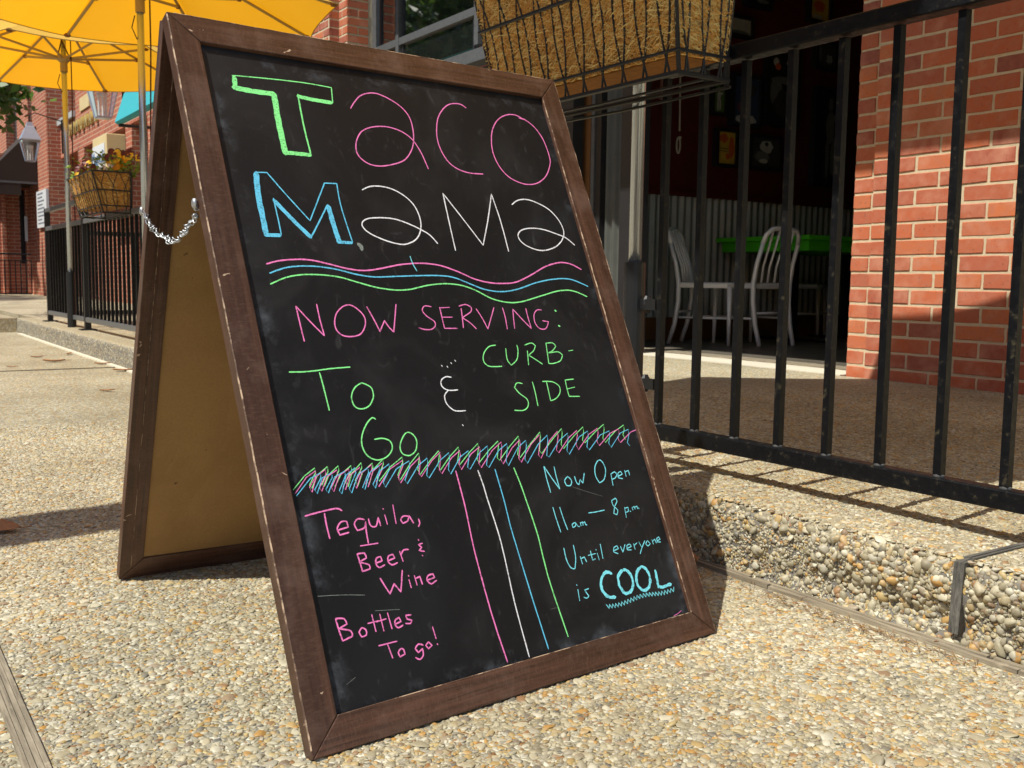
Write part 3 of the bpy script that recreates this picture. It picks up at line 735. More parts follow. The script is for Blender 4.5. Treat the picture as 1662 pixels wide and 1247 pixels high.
lrail(lf2, yE, yP - .03, zmid, .035); lrail(lf2, yE, yP - .03, zb_ + .03, .035); post(lf2, yE - .02, zmid)
n = 23
for i in range(1, n): inst('bar', bm2, lf2, (FX, yE + (yP - yE) * i / n, zb_ + .03))
pf = thing('railing', 'shorter black railing running back from the kerb towards the brick wall', 'railing', (2.4, 7.95, TZ))
for z in (.86, .28): MB().box(FX + .03, 3.3, 7.88, 7.92, z - .03, z).build('rail', M['black_steel'], pf)
bm3 = bar_mesh(0, .86 - .06 - .25, .009)
for i in range(15): inst('bar', bm3, pf, (FX + .12 + i * .117, 7.90, .28))
MB().box(3.28, 3.32, 7.88, 7.92, TZ, .9).build('post', M['black_steel'], pf)

# ---------------------------------------------------------------- umbrellas
def umbrella(px, py, R, zr, th, label, pole_r=.02, dark_sleeve=True, top_tilt=0, lean=(0, 0), sleeve=(TZ, .56)):
    t = thing('patio_umbrella', label, 'umbrella', (px, py, TZ), 'yellow patio umbrellas along the terrace')
    ap = zr + R * .345; zring = zr + .045
    ln = lambda z: (px + lean[0] * (z - TZ), py + lean[1] * (z - TZ))
    m = MB(); m.tube([(*ln(sleeve[1] - .2), sleeve[1] - .2), (*ln(ap - .02), ap - .02)], pole_r, 14); m.build('pole', M['chrome'], t, True)
    m = MB(); m.tube([(*ln(sleeve[0]), sleeve[0]), (*ln(sleeve[1]), sleeve[1])], pole_r * 1.65, 16); sl = m.build('sleeve', M['black_steel'], t, False)
    cx, cy = ln(zr)
    V = [(cx + R * math.cos(th + k * math.pi / 4), cy + R * math.sin(th + k * math.pi / 4)) for k in range(8)]
    # canopy: panels sag slightly between the ribs
    mb = MB(); NR, NS = 8, 6
    for k in range(8):
        a, b = V[k], V[(k + 1) % 8]; grid = []
        for i in range(NR + 1):
            f = i / NR
            for j_ in range(NS + 1):
                s_ = j_ / NS; x = cx + ((a[0] * (1 - s_) + b[0] * s_) - cx) * f; y = cy + ((a[1] * (1 - s_) + b[1] * s_) - cy) * f
                d = 4 * s_ * (1 - s_); z = ap + (zr - ap) * (f ** 1.08) - .035 * d * f * (1 - f * .45) * R
                cx2 = 1 - .035 * d * f; grid.append((cx + (x - cx) * cx2, cy + (y - cy) * cx2, z))
        mb.add(grid, [(i*(NS+1) + j_, i*(NS+1) + j_ + 1, (i+1)*(NS+1) + j_ + 1, (i+1)*(NS+1) + j_) for i in range(NR) for j_ in range(NS)])
    can = mb.build('canopy', M['canopy'], t, True)
    hm = MB()
    for k in range(8):
        a, b = V[k], V[(k + 1) % 8]; pts = []
        for j_ in range(NS + 1):
            s_ = j_ / NS; d = 4 * s_ * (1 - s_); q = 1 - .035 * d
            pts.append((cx + (a[0]*(1-s_) + b[0]*s_ - cx) * q, cy + (a[1]*(1-s_) + b[1]*s_ - cy) * q, zr - .035 * d * .55 * R))
        hm.tube(pts, .0035, 4)
    M.setdefault('hem', simple('brown_hem', (.30, .17, .03), .8, 0, .1, 10, 0)); hm.build('hem', M['hem'], can)
    tip = Vector((cx, cy, ap)); 
    for k, (vx, vy) in enumerate(V):
        e = Vector((vx, vy, zr)); off = Vector((0, 0, -.022))
        m = MB(); m.tube([tip.lerp(e, .04) + off, tip.lerp(e, .5) + off * 1.1, tip.lerp(e, .985) + off * .5], .0095, 6); m.build('rib', M['ribwood'], t)
        q = tip.lerp(e, .55) + off * 1.6
        m = MB(); m.tube([(cx + .035 * math.cos(th + k*math.pi/4), cy + .035 * math.sin(th + k*math.pi/4), zring), q], .009, 6); m.build('strut', M['ribwood'], t)
        m = MB(); m.disc_ball(tip.lerp(e, .975) + off * .5, .022, 6, 4, (1, 1, .7)); m.build('rib_pocket', M['brownpost'], t)
        m = MB(); m.disc_ball(q, .017, 6, 4); m.build('joint', M['brownpost'], t)
    m = MB(); m.tube([(cx, cy, zring - .03), (cx, cy, zring - .01), (cx, cy, zring + .015)], [.03, .052, .05], 14); m.tube([(cx, cy, zring - .1), (cx, cy, zring - .03)], pole_r * 1.35, 14); m.build('hub', M['ribwood'], t)
    m = MB(); m.tube([(cx + .045, cy - .035, zring + .2), (cx + .045, cy - .035, zring - .3), (cx + .035, cy - .03, zring - .75), (cx + .04, cy - .03, .95)], .0045, 5)
    m.tube([(cx - .03, cy, ap - .05), (cx - .015, cy - .02, zring + .13), (cx - .04, cy, zring + .02)], .005, 5); m.tube([(cx - .015, cy - .02, zring + .13), (cx + .03, cy - .03, zring + .02)], .005, 5)
    m.tube([(cx - .03, cy, zring - .12), (cx - .05, cy - .01, zring - .19), (cx - .02, cy, zring - .25)], .003, 4)
    m.build('cord', M['darkcord'], t)
    return t, sl
umbrella(1.50, 6.07, 1.13, 2.08, math.radians(10), 'nearer yellow umbrella whose pole stands directly behind the left edge of the sign', .020)
umbrella(1.50, 8.37, 1.10, 2.12, math.radians(17.5), 'farther yellow umbrella lower in view, pole rising behind the raised handrail', .020, lean=(0, 0))
u3, sl = umbrella(1.52, 1.765, 1.24, 2.25, math.radians(36.5), 'umbrella with slim shiny pole in a black sleeve clamped to the doorway railing', .0150, sleeve=(.272, .585))
for z in (.49, .31):
    kn = MB(); kn.disc_ball((FX + .004, 1.728, z), .016, 8, 6, (.8, .7, 1.4)); kn.box(FX - .006, FX + .006, 1.69, 1.765, z - .012, z + .012); kn.build('clamp', M['black_steel'], u3)
# unseen round post, added left of view to cast the shadow band behind the sign
bo = MB(); bo.tube([(-1.15, 2.13, 0), (-1.15, 2.13, .1), (-1.15, 2.13, 2.6), (-1.15, 2.13, 2.68)], [.17, .145, .13, .10], 20)
tag(bo.build('shadow_post', M['stone'], None, True), 'unseen round grey post added left of the sign to cast a shadow band', 'pillar')

# ---------------------------------------------------------------- hanging baskets
def basket(y0, y1, xin, xout_b, xout_t, zb, zt_, label, fibres, n_w, wire=.0024, mid=None):
    t = thing('hanging_basket', label, 'basket', (xin, (y0 + y1) / 2, zb))
    def cr(z, ins=0.0):
        f = (z - zb) / (zt_ - zb); xo = xout_b + (xout_t - xout_b) * f; g = .035 * f
        return xo + ins, xin - ins, y0 - g + ins, y1 + g - ins
    # wire frame: rings
    def ring(z, r):
        a, b, c, d = cr(z, -.005); m = MB(); m.tube([(a, c, z), (b, c, z), (b, d, z), (a, d, z)], r, 6, closed=True); m.build('ring', M['black_steel'], t)
    for z, r in ((zb, .0055), (zb + .042, .0035), (zb + (zt_ - zb) * .55, .0045), (zt_, .0055)): ring(z, r)
    for a in (0, 1):
        for c in (2, 3):
            p, q = cr(zb), cr(zt_); m = MB(); m.tube([(p[a], p[c], zb), (q[a], q[c], zt_)], .0048, 6); m.build('corner_wire', M['black_steel'], t)
    H = zt_ - zb
    def wavy(f0, side, flip):
        pts = []
        for k in range(9):
            v = k / 8; z = zb + H * v; a, b, c, d = cr(z, -.0035); s = f0 + flip * .060 * math.sin(v * math.pi * 1.15 + .2)
            s = min(max(s, 0), 1)
            if side == 'o': pts.append((a, c + (d - c) * s, z))
            else: pts.append((a + (b - a) * s, c if side == 'n' else d, z))
        return pts
    for i in range(n_w):
        for fl_ in (-1, 1):
            m = MB(); m.tube(wavy((i + .5 + .22 * fl_) / n_w, 'o', -fl_ * 8 / n_w), wire, 5); m.build('wire', M['black_steel'], t)
    for sd_ in ('n', 'f'):
        for i in range(3):
            for fl_ in (-1, 1):
                m = MB(); m.tube(wavy((i + .5 + .2 * fl_) / 3, sd_, -fl_ * 2.2), wire, 5); m.build('wire', M['black_steel'], t)
    # support rods underneath and hooks on the rail
    for x_, z_ in ((xin + .012, zb - .012), ((xin + xout_b) / 2, zb - .006)):
        m = MB(); m.tube([(x_, y0 - .005, z_), (x_ - .01, (y0 + y1) / 2, z_ - .006), (x_, y1, z_)], .0032, 6); m.build('support_rod', M['black_steel'], t)
    for yy in (y0 + .004, y1 - .05): m = MB(); m.tube([(xin + .010, yy, zb - .01), (xin + .012, yy, zt_ - .1), (xin + .012, yy, zt_)], .0055, 6); m.build('hook', M['black_steel'], t)
    # coir liner
    loops = []
    NZ = 14
    for k in range(NZ + 1):
        z = zb + .040 + (H - .03) * k / NZ * .98; a, b, c, d = cr(z, .007); bul = .007 * math.sin(k / NZ * math.pi) - .010 * math.exp(-k * .9)
        lp = []; per = []
        for (x_, y_, nx, ny, L_) in ((a, c, 0, -1, 0), ): pass
        ny_, nx_ = 40, 9
        per += [(a, c + (d - c) * i / ny_, -1, 0) for i in range(ny_)] + [(a + (b - a) * i / nx_, d, 0, 1) for i in range(nx_)] + [(b, d - (d - c) * i / ny_, 1, 0) for i in range(ny_)] + [(b - (b - a) * i / nx_, c, 0, -1) for i in range(nx_)]
        for i, (x_, y_, ux, uy) in enumerate(per):
            h = float(vnoise(np.array([[i * .35, z * 14]]), 1.0, 3)[0]) - .5; h2 = float(vnoise(np.array([[i * 1.1, z * 60]]), 1.0, 4)[0]) - .5
            e = (bul + h * .013 + h2 * .006) * (0.1 if k < 2 else 1)
            lp.append((x_ + ux * e, y_ + uy * e, z))
        loops.append(lp)
    m = MB(); m.loft(loops); li = m.build('coir_liner', M['coir'], t, True)
    a, b, c, d = cr(zb, .012); m = MB(); m.box(a, b, c, d, zb + .036, zb + .044); m.build('liner_base', M['coirbase'], t)
    # loose fibres standing off the liner
    for nm, cnt, mat in (('coir_fibre', int(fibres * .6), M['fibre']), ('coir_fibre', int(fibres * .4), M['fibre_light'])):
        m = MB()
        for _ in range(cnt):
            z = zb + .048 + random.random() * (H - .055); a, b, c, d = cr(z, .003)
            L_ = random.uniform(.02, .07); ang = random.uniform(0, 2 * math.pi); curl = random.gauss(0, 1.6); r = random.uniform(.0004, .0009)
            onfront = random.random() < .74
            s0 = random.random(); p2 = [0.0, z]; pts = []
            base = c + (d - c) * s0 if onfront else a + (b - a) * s0
            u_, v_ = base, z
            for k in range(6):
                off = .0010 + .0080 * math.sin(k / 5 * math.pi) * random.uniform(.4, 1)
                vv = min(max(v_, zb + .034), zt_); aa, bb, c2, d2 = cr(vv, .003)
                pts.append((aa - off, min(max(u_, c2 - .004), d2 + .004), vv) if onfront else (min(max(u_, aa), bb), c2 - off, vv))
                u_ += math.cos(ang) * L_ / 5; v_ += math.sin(ang) * L_ / 5; ang += curl / 5
            vs = []; 
            for p in pts: vs += [(p[0], p[1], p[2] - r), (p[0] - r * (1 if onfront else 0), p[1] - r * (0 if onfront else 1), p[2] + r)]
            m.add(vs, [(2*k, 2*k+2, 2*k+3, 2*k+1) for k in range(5)])
        o = m.build(nm, mat, li); o['kind'] = 'stuff'
    return t
basket(1.478, 2.12, 1.496, 1.372, 1.305, .944, 1.30, 'large black wire basket with shaggy golden coir liner hanging on the railing', 10500, 10)
basket(6.42, 7.10, 1.50, 1.345, 1.28, .915, 1.155, 'small wire basket of pansies hanging on the far railing left of the sign', 1500, 6, .0022)
def flower(mb_by, c, nrm, r, kind, rot=0.0):
    n = Vector(nrm).normalized(); a = n.orthogonal().normalized(); b = n.cross(a)
    for k in range(5):
        t = rot + k * 2 * math.pi / 5; d = a * math.cos(t) + b * math.sin(t); e = n.cross(d)
        key = {'bi': 'yellow' if k in (0, 1, 4) else 'maroon', 'or': 'orange', 'wh': 'white', 'mar': 'maroon' if k != 0 else 'yellow'}[kind]
        m = mb_by[key]; C_ = Vector(c); q = []
        for i in range(9):
            u = 2 * math.pi * i / 9; q.append(C_ + d * (r * .55 + r * .5 * math.cos(u)) + e * (r * .48 * math.sin(u)) + n * (r * .12 * math.cos(2 * u) + .002 * (k % 2)))
        m.add(q, [tuple(range(9))])
        if kind == 'bi' and key == 'yellow':
            q2 = [C_ + d * (r * .33 + r * .25 * math.cos(2*math.pi*i/7)) + e * (r * .22 * math.sin(2*math.pi*i/7)) + n * (r * .14 + .003) for i in range(7)]; mb_by['maroon'].add(q2, [tuple(range(7))])
    q = [Vector(c) + n * (r * .2) + (a * math.cos(2*math.pi*i/6) + b * math.sin(2*math.pi*i/6)) * r * .14 for i in range(6)]; mb_by['orange'].add(q, [tuple(range(6))])
def pansy(name, label, base, spots, leaves, spread, hgt):
    t = thing(name, label, 'flowers', base, 'flowers planted in the small wire basket')
    lf_ = MB()
    for _ in range(int(leaves * .55)):
        p = Vector(base) + Vector((random.gauss(0, spread[0]), random.gauss(0, spread[1]), random.random() ** 1.4 * hgt * .75)); L_ = random.uniform(.02, .04)
        d = Vector((random.gauss(0, 1), random.gauss(0, 1), random.uniform(-.2, 1))).normalized(); e = d.orthogonal().normalized() * L_ * .36; n_ = d.cross(e).normalized() * L_ * .12
        lf_.add([p, p + d*L_*.4 + e, p + d*L_, p + d*L_*.4 - e, p + d*L_*.45 + n_], [(0, 1, 4), (1, 2, 4), (2, 3, 4), (3, 0, 4)])
    lf_.build('foliage', M['plant'], t)
    st_ = MB()
    for p, r, kind, rot in spots: st_.tube([(base[0], base[1], base[2] - .02), (p[0] + .01, p[1] + .01, p[2] - .01)], .0018, 4)
    st_.build('stem', M['plant'], t)
    for p, r, kind, rot in spots:
        mm = {k: MB() for k in ('yellow', 'orange', 'maroon', 'white')}
        flower(mm, p, (-.55, -.8, .25), r, kind, rot)
        one = MB(); mats = []
        for k, m in mm.items():
            if m.v: one.cm = len(mats); one.add(m.v, m.f); mats.append(M['pet_' + k])
        o = one.build('flower', mats if len(mats) > 1 else mats[0], t)
bp = lambda px, py, y: oy(px, py, y)
def fl(px, py, y, r, k, rot=0): p = bp(px, py, y - .10); return (tuple(p), r * .95, k, rot)
pansy('pansy', 'yellow and maroon pansies at the left end of the small basket', (1.40, 7.02, 1.14), [fl(135, 285, 6.95, .055, 'bi', .4), fl(148, 276, 7.0, .045, 'mar', 1), fl(140, 270, 7.05, .045, 'bi', 2), fl(130, 276, 7.0, .04, 'mar', 2.2), fl(146, 283, 6.9, .04, 'bi', 3.2)], 130, (.06, .09), .13)
pansy('pansy', 'clump of bright orange pansies in the middle of the small basket', (1.42, 6.62, 1.15), [fl(186, 266, 6.6, .05, 'or', .3), fl(196, 265, 6.6, .05, 'or', 1.5), fl(191, 262, 6.62, .045, 'or', .9), fl(184, 254, 6.6, .055, 'bi', 1.9), fl(193, 252, 6.65, .045, 'mar', .5), fl(180, 268, 6.6, .02, 'wh', 0)], 300, (.07, .10), .18)
pansy('pansy', 'small white flowers spilling between the pansies', (1.40, 6.78, 1.14), [fl(163, 280, 6.7, .035, 'wh', .2), fl(170, 284, 6.68, .035, 'wh', .8), fl(168, 276, 6.7, .03, 'wh', 1.4), fl(158, 296, 6.7, .025, 'wh', 2)], 120, (.05, .08), .09)
pansy('pansy', 'leafy plant with small yellow buds at the right end of the small basket', (1.48, 6.46, 1.14), [fl(226, 256, 6.46, .028, 'bi', 0), fl(208, 252, 6.5, .035, 'bi', 1.1), fl(232, 272, 6.44, .015, 'wh', 1)], 170, (.05, .05), .15)
# ---------------------------------------------------------------- brick building at the far left
XL = 3.25
fb = thing('brick_building', 'far red brick building with stepped bays and a low sign wall', 'building', (XL, 20, TZ))
FBm = M['far_brick']
y76 = ox(76, 240, XL).y; y52 = ox(52, 200, XL).y; y41 = ox(41, 200, XL).y; y27 = ox(27, 200, XL).y
MB().box(XL, XL + 3, y76, y52, 0, 9).build('bay', FBm, fb)
MB().box(XL + .25, XL + 3, y52, y41, 0, 9).build('recess', FBm, fb)
MB().box(XL, XL + 3, y41 - .35, y27 - .0, 0, 9).build('bay', FBm, fb)
MB().box(XL + .25, XL + 3, y27, y27 + 1.6, 0, 9).build('recess', FBm, fb)
MB().box(XL, XL + 3, y27 + 1.6, y27 + 6, 0, 9).build('bay', FBm, fb)
for ya, yb_ in ((y52 + .05, y41 - .4), (y27 + .1, y27 + 1.5)):
    w = MB().box(XL + .14, XL + .249, ya, yb_, 2.9, 8).build('window_frame', M['frame_dark'], fb)
    MB().box(XL + .125, XL + .139, ya + .12, (ya + yb_) / 2 - .04, 2.98, 7.9).build('pane', M['darkwin'], w)
    MB().box(XL + .125, XL + .139, (ya + yb_) / 2 + .04, yb_ - .12, 2.98, 7.9).build('pane', M['darkwin'], w)
    MB().box(XL + .10, XL + .139, (ya + yb_) / 2 - .03, (ya + yb_) / 2 + .03, 2.9, 8).build('mullion', M['frame_grey'], w)
# set-back wall and the low sign wall with its stone coping
XS = XL + .22; XR = 5.6
yS0 = y76
zc1 = ox(89, 211, XS).z; zbm = ox(91, 262, XS).z
ycp = ox(122, 176, XS).y; yr = ox(127, 237, XS).y
MB().box(XR - .1, XR + 1, 10, y76, 0, 9).build('rear_wall', FBm, fb)
MB().box(XL + .005, XR, y76 - .06, y76 - .003, 0, 9).build('return_wall', FBm, fb)
sw = MB().box(XS, XS + .35, 9.0, y76 - .065, zbm, zc1).build('sign_wall', FBm, fb)
MB().box(XS - .05, XS + .4, ycp, y76 - .066, zc1, zc1 + .10).build('coping', M['stone'], fb)
MB().box(XS + .002, XS + .35, 9.0, ycp - .01, zc1 + .001, 9).build('upper_wall', FBm, fb)
def yx(px, X=XS, y=240): return ox(px, y, X).y
MB().box(XS + .003, XS + .33, yx(136), yx(126), 0, zbm - .002).build('pier', FBm, fb)
MB().box(XS + .003, XS + .33, yx(214), yx(204), 0, zbm - .002).build('pier', FBm, fb)
MB().box(XS + .003, XS + .33, 9.0, yx(240), 0, zbm - .002).build('pier', FBm, fb)
MB().box(XS + .004, XS + .30, yx(204) + .01, yx(150) , 0, 1.35).build('dwarf_wall', FBm, fb)
lin = ox(138, 168, XS)
MB().box(XS - .02, XS + .05, ox(146, 160, XS).y, ox(131, 172, XS).y, lin.z - .09, lin.z + .12).build('lintel', M['cream'], fb)
MB().box(XR - .13, XR - .101, yx(125, XR, 300), yx(108, XR, 300), 1.6, 2.35).build('rear_window', M['cream'], fb)
MB().box(4.4, 4.5, 11.5, 18.5, TZ, 1.5).build('rear_partition', M['frame_dark'], fb)
p = ox(180, 189, XS - .02); q = ox(118, 216, XS - .02)
M['gold'] = simple('gilded_letter', (.50, .38, .12), .4, .3, .2, 30, 0)
letters = 'COMMUNAL'
ya, yb_ = yx(107, XS, 218), yx(163, XS, 190); zl = (ox(120, 211, XS).z + ox(145, 197, XS).z) / 2
for i, ch in enumerate(letters):
    text_obj('sign_letter', ch, .27, M['gold'], sw, (XS - .03, ya + (yb_ - ya) * (i + .5) / len(letters), zl), (math.pi / 2, 0, -math.pi / 2), bold=True, depth=.02)
# awnings
Y0 = ox(186, 199, 2.8).y; zq = ox(186, 199, 2.8).z; tp = oy(201, 152, Y0)
a = MB(); a.hexa([(2.8, Y0, zq), (2.83, Y0, zq - .02), (tp.x, Y0, zq + .0), (tp.x, Y0, tp.z)], [(2.8, Y0 - 5, zq), (2.83, Y0 - 5, zq - .02), (tp.x, Y0 - 5, zq), (tp.x, Y0 - 5, tp.z)])
a.build('teal_awning', M['teal'], fb)
m = MB(); m.tube([(2.84, Y0 - .02, zq - .03), (XS, Y0 - .02, zq - .02)], .02, 6); m.tube([(2.84, Y0 - 2.5, zq - .03), (XS, Y0 - 2.5, zq - .02)], .02, 6); m.build('awning_arm', M['black_steel'], fb)
# projecting entrance facing the street end, dark awning over it
YD = ox(62, 296, XL).y
ent = thing('brick_entrance', 'shaded brick entrance with a sloping dark brown awning, leftmost in the photo', 'building', (2, YD, TZ))
ew = MB(); XE0 = -3.0; YW = YD + 1.3
ew.box(XE0, XL - .003, YW, YW + .4, 0, 2.9)
wl = ew.build('wall', FBm, ent)
def ex(px, y=380, Y=None): return oy(px, y, Y or YW).x
MB().box(ex(33), ex(41), YW - .01, YW + .05, .75, 2.2).build('door', M['darkwin'], ent)
MB().box(ex(41), ex(47), YW - .12, YW - .003, TZ, 2.4).build('pier', FBm, ent)
MB().box(ex(2), ex(9), YW - .16, YW - .003, TZ, 2.4).build('pier', FBm, ent)
z1 = oy(30, 296, YD).z; ztop = oy(62, 205, YD).z; zl0 = oy(0, 262, YD).z; xl0 = oy(0, 262, YD).x
slope = (ztop - zl0) / (XL - xl0); xf = xl0 - (zl0 - z1) / slope
a = MB(); a.hexa([(XL - .01, YD, z1), (XL - .01, YD, ztop), (xf, YD, z1 + .01), (xf, YD, z1)], [(XL - .01, YD + 2.5, z1), (XL - .01, YD + 2.5, ztop), (xf, YD + 2.5, z1 + .01), (xf, YD + 2.5, z1)])
a.build('awning', M['darkawn'], ent)
MB().box(xf, XL - .01, YD - .012, YD - .002, z1 - .02, z1 + .02).build('awning_edge', M['frame_grey'], ent)
MB().box(xf, XL - .3, YD - .008, YD - .003, z1 - .24, z1 - .021).build('awning_valance', M['darkawn'], ent)
nt = MB().box(ex(40, 370, YW - .13), ex(44.5, 370, YW - .13), YW - .16, YW - .125, oy(42, 392, YW).z, oy(42, 352, YW).z)
tag(nt.build('notice', M['white_plastic']), 'small white notice fixed to the shaded brick pier at the far left', 'notice')
# plaque on the lit bay
pl = thing('wall_plaque', 'pale blue-white notice board with rows of print on the sunlit brick bay', 'sign', tuple(ox(71, 330, XL)))
ya, yb_ = ox(80, 330, XL).y, ox(64, 330, XL).y; za, zb2 = ox(70, 370, XL).z, ox(70, 310, XL).z
MB().box(XL - .05, XL - .004, ya, yb_, za, zb2).build('board', M['white_plastic'], pl)
M['print_grey'] = simple('grey_print', (.22, .25, .30), .6, 0, .1, 10, 0)
for i in range(9):
    z = zb2 - (zb2 - za) * (i + .8) / 10; l = random.uniform(.4, .8)
    MB().box(XL - .054, XL - .0505, yb_ - (yb_ - ya) * (.12 + l), yb_ - (yb_ - ya) * .12, z - .012, z + .012).build('print_line', M['print_grey'], pl)
# cream sign box
sb = thing('sign_box', 'tall cream sign box with a white face and blue script, behind the pansy basket', 'sign', tuple(ox(180, 250, XS)))
Yb = yx(172, XS - .35, 230); bx0 = oy(172, 216, Yb); bx1 = oy(204, 222, Yb); yf = ox(150, 231, bx0.x).y
MB().box(bx0.x, bx1.x, Yb, yf, bx0.z - .95, bx0.z).build('box', M['cream'], sb, bevel=.01)
face = MB().box(bx0.x - .012, bx0.x - .001, Yb + .08, yf - .05, bx0.z - .9, bx0.z - .12).build('face', M['white_plastic'], sb)
M['scriptblue'] = simple('blue_script', (.10, .17, .28), .6, 0, .1, 10, 0)
text_obj('lettering', 'Magnolia', .25, M['scriptblue'], face, (bx0.x - .016, (Yb + yf) / 2, bx0.z - .30), (math.pi / 2, 0, -math.pi / 2), depth=.003)
# low railing in front of the entrance
rl = thing('railing', 'thin black railing in front of the shaded entrance at the far left edge', 'railing', (1.5, YD - 1, TZ))
Yr = YD - .9
for py, h in ((411, .03), (422, .02), (476, .02)):
    z = oy(25, py, Yr).z; MB().box(-1.5, oy(51, 440, Yr).x, Yr - .01, Yr + .01, z - h, z).build('rail', M['black_steel'], rl)
b4 = MB().box(-.009, .009, -.009, .009, 0, oy(25, 422, Yr).z - oy(25, 476, Yr).z).mesh('bar'); b4.materials.append(M['black_steel'])
for i in range(14): inst('bar', b4, rl, (oy(51 - i * 8.6, 440, Yr).x, Yr, oy(25, 476, Yr).z))
# lanterns
def lantern(px, pyc, Y, W, label, arm=True):
    s = W; c = oy(px, pyc, Y)        # c = eaves centre
    t = thing('gas_lantern', label, 'lantern', tuple(c), 'copper gas lanterns on the brick building')
    G = M['lant']
    sq = lambda hw, z: [(c.x - hw, c.y - hw, c.z + z), (c.x + hw, c.y - hw, c.z + z), (c.x + hw, c.y + hw, c.z + z), (c.x - hw, c.y + hw, c.z + z)]
    m = MB(); m.loft([sq(s*.50, -.01*s), sq(s*.52, .02*s), sq(s*.22, .72*s), sq(s*.18, .78*s), sq(s*.14, 1.0*s)]); m.build('roof', G, t)
    m = MB()
    for k in range(4):
        a, b = sq(s*.47, 0)[k], sq(s*.24, -1.15*s)[k]; m.tube([a, b], s*.022, 5)
    for z, h in ((0, .47), (-1.15*s, .24)): m.tube(sq(s*h, z), s*.022, 5, closed=True)
    m.build('frame', G, t)
    m = MB(); A_, B_ = sq(s*.45, -.02*s), sq(s*.235, -1.12*s)
    for k in range(4): j_ = (k+1) % 4; m.add([A_[k], A_[j_], B_[j_], B_[k]], [(0, 1, 2, 3)])
    m.build('glass', M['glass_pane'], t)
    m = MB().box(c.x - s*.23, c.x + s*.23, c.y - s*.23, c.y + s*.23, c.z - 1.19*s, c.z - 1.12*s); m.build('base', G, t)
    for dx in (-.12, .0, .12):
        m = MB(); m.tube([(c.x + dx*s, c.y + abs(dx)*s*.6, c.z - 1.12*s), (c.x + dx*s, c.y + abs(dx)*s*.6, c.z - .45*s)], s*.045, 7); m.disc_ball((c.x + dx*s, c.y + abs(dx)*s*.6, c.z - .36*s), s*.08, 7, 5, (1, 1, 1.5)); m.build('candle', M['pet_white'], t)
    m = MB(); m.tube([(c.x, c.y, c.z + 1.0*s), (c.x, c.y, c.z + 1.35*s), (c.x + .3*s, c.y, c.z + 1.55*s), (XL - .03, c.y, c.z + 1.2*s)], s*.03, 6); m.tube([(XL - .03, c.y, c.z + 1.3*s), (XL - .03, c.y, c.z - .6*s)], s*.05, 6); m.build('bracket', M['black_steel'], t)
M['lant'] = simple('zinc_lantern_metal', (.42, .46, .52), .35, .5, .15, 10, 0)
lantern(48.5, 228, 18.3, .29, 'zinc gas lantern hanging over the dark awning at the far left')
lantern(166, 138, 14.0, .36, 'larger gas lantern just below the farther umbrella, its top hidden by the canopy')

# ---------------------------------------------------------------- trees
def tree(name, label, base, trunk_h, cr, cc, n, leaf, mat, trunk_r=.09, limbs=6, seed=1, group=None, squash=.8):
    r = random.Random(seed); t = thing(name, label, 'tree', base, group)
    m = MB(); b = Vector(base); top = Vector(cc)
    m.tube([b, b.lerp(top, .35) + Vector((.04, 0, 0)), b.lerp(top, .7), top], [trunk_r, trunk_r * .8, trunk_r * .6, trunk_r * .25], 10)
    m.build('trunk', M['bark'], t, True)
    m = MB(); ends = []
    for i in range(limbs * 4):
        a = r.uniform(0, 6.28); el = r.uniform(-.3, 1.2); L_ = cr * r.uniform(.45, .95)
        s0 = b.lerp(top, r.uniform(.6, .98)); e = top + Vector((math.cos(a) * math.cos(el), math.sin(a) * math.cos(el), math.sin(el) * squash)) * L_
        ends.append(e); m.tube([s0, s0.lerp(e, .5) + Vector((0, 0, .06 * cr)), e], [trunk_r * .35, trunk_r * .2, trunk_r * .06], 5)
    m.build('limb', M['bark'], t)
    m = MB(); m2 = MB()
    for i in range(n):
        e = r.choice(ends); p = e + Vector((r.gauss(0, cr * .2), r.gauss(0, cr * .2), r.gauss(0, cr * .15)))
        L_ = leaf * r.uniform(.6, 1.2); d = Vector((r.gauss(0, 1), r.gauss(0, 1), r.gauss(-.3, .7))).normalized(); e_ = d.orthogonal().normalized(); e_.rotate(Matrix.Rotation(r.uniform(0, 6.28), 3, d)); e_ *= L_ * .27
        (m if i % 3 else m2).add([p, p + d * L_ * .45 + e_, p + d * L_, p + d * L_ * .45 - e_], [(0, 1, 2, 3)])
    o = m.build('crown', mat, t); m2.build('crown', M['leaf'], t)
    return t
lt = oy(-66, 170, 11.0)
tree('street_tree', 'street tree reaching in at the left edge with dark green leaves below the umbrella', (lt.x - .5, 11.1, 0), 2, .62, (lt.x, 11.0, lt.z), 2600, .12, M['leaf2'], .05, 6, 3)
for i, (x_, y_) in enumerate(((-11, 26), (-13, 34), (-9.5, 19), (-12, 42), (-15, 15))):
    tree('tree', ['broad green tree across the street', 'tall tree across the street farther up', 'round tree across the street opposite the restaurant', 'distant tree at the far end of the street', 'leafy tree across the street behind the viewer'][i], (x_, y_, 0), 5, 4.6, (x_, y_, 8.0 + (i % 3)), 9000, .5, M['leaf2'], .25, 9, 20 + i, 'trees across the street', 1.0)

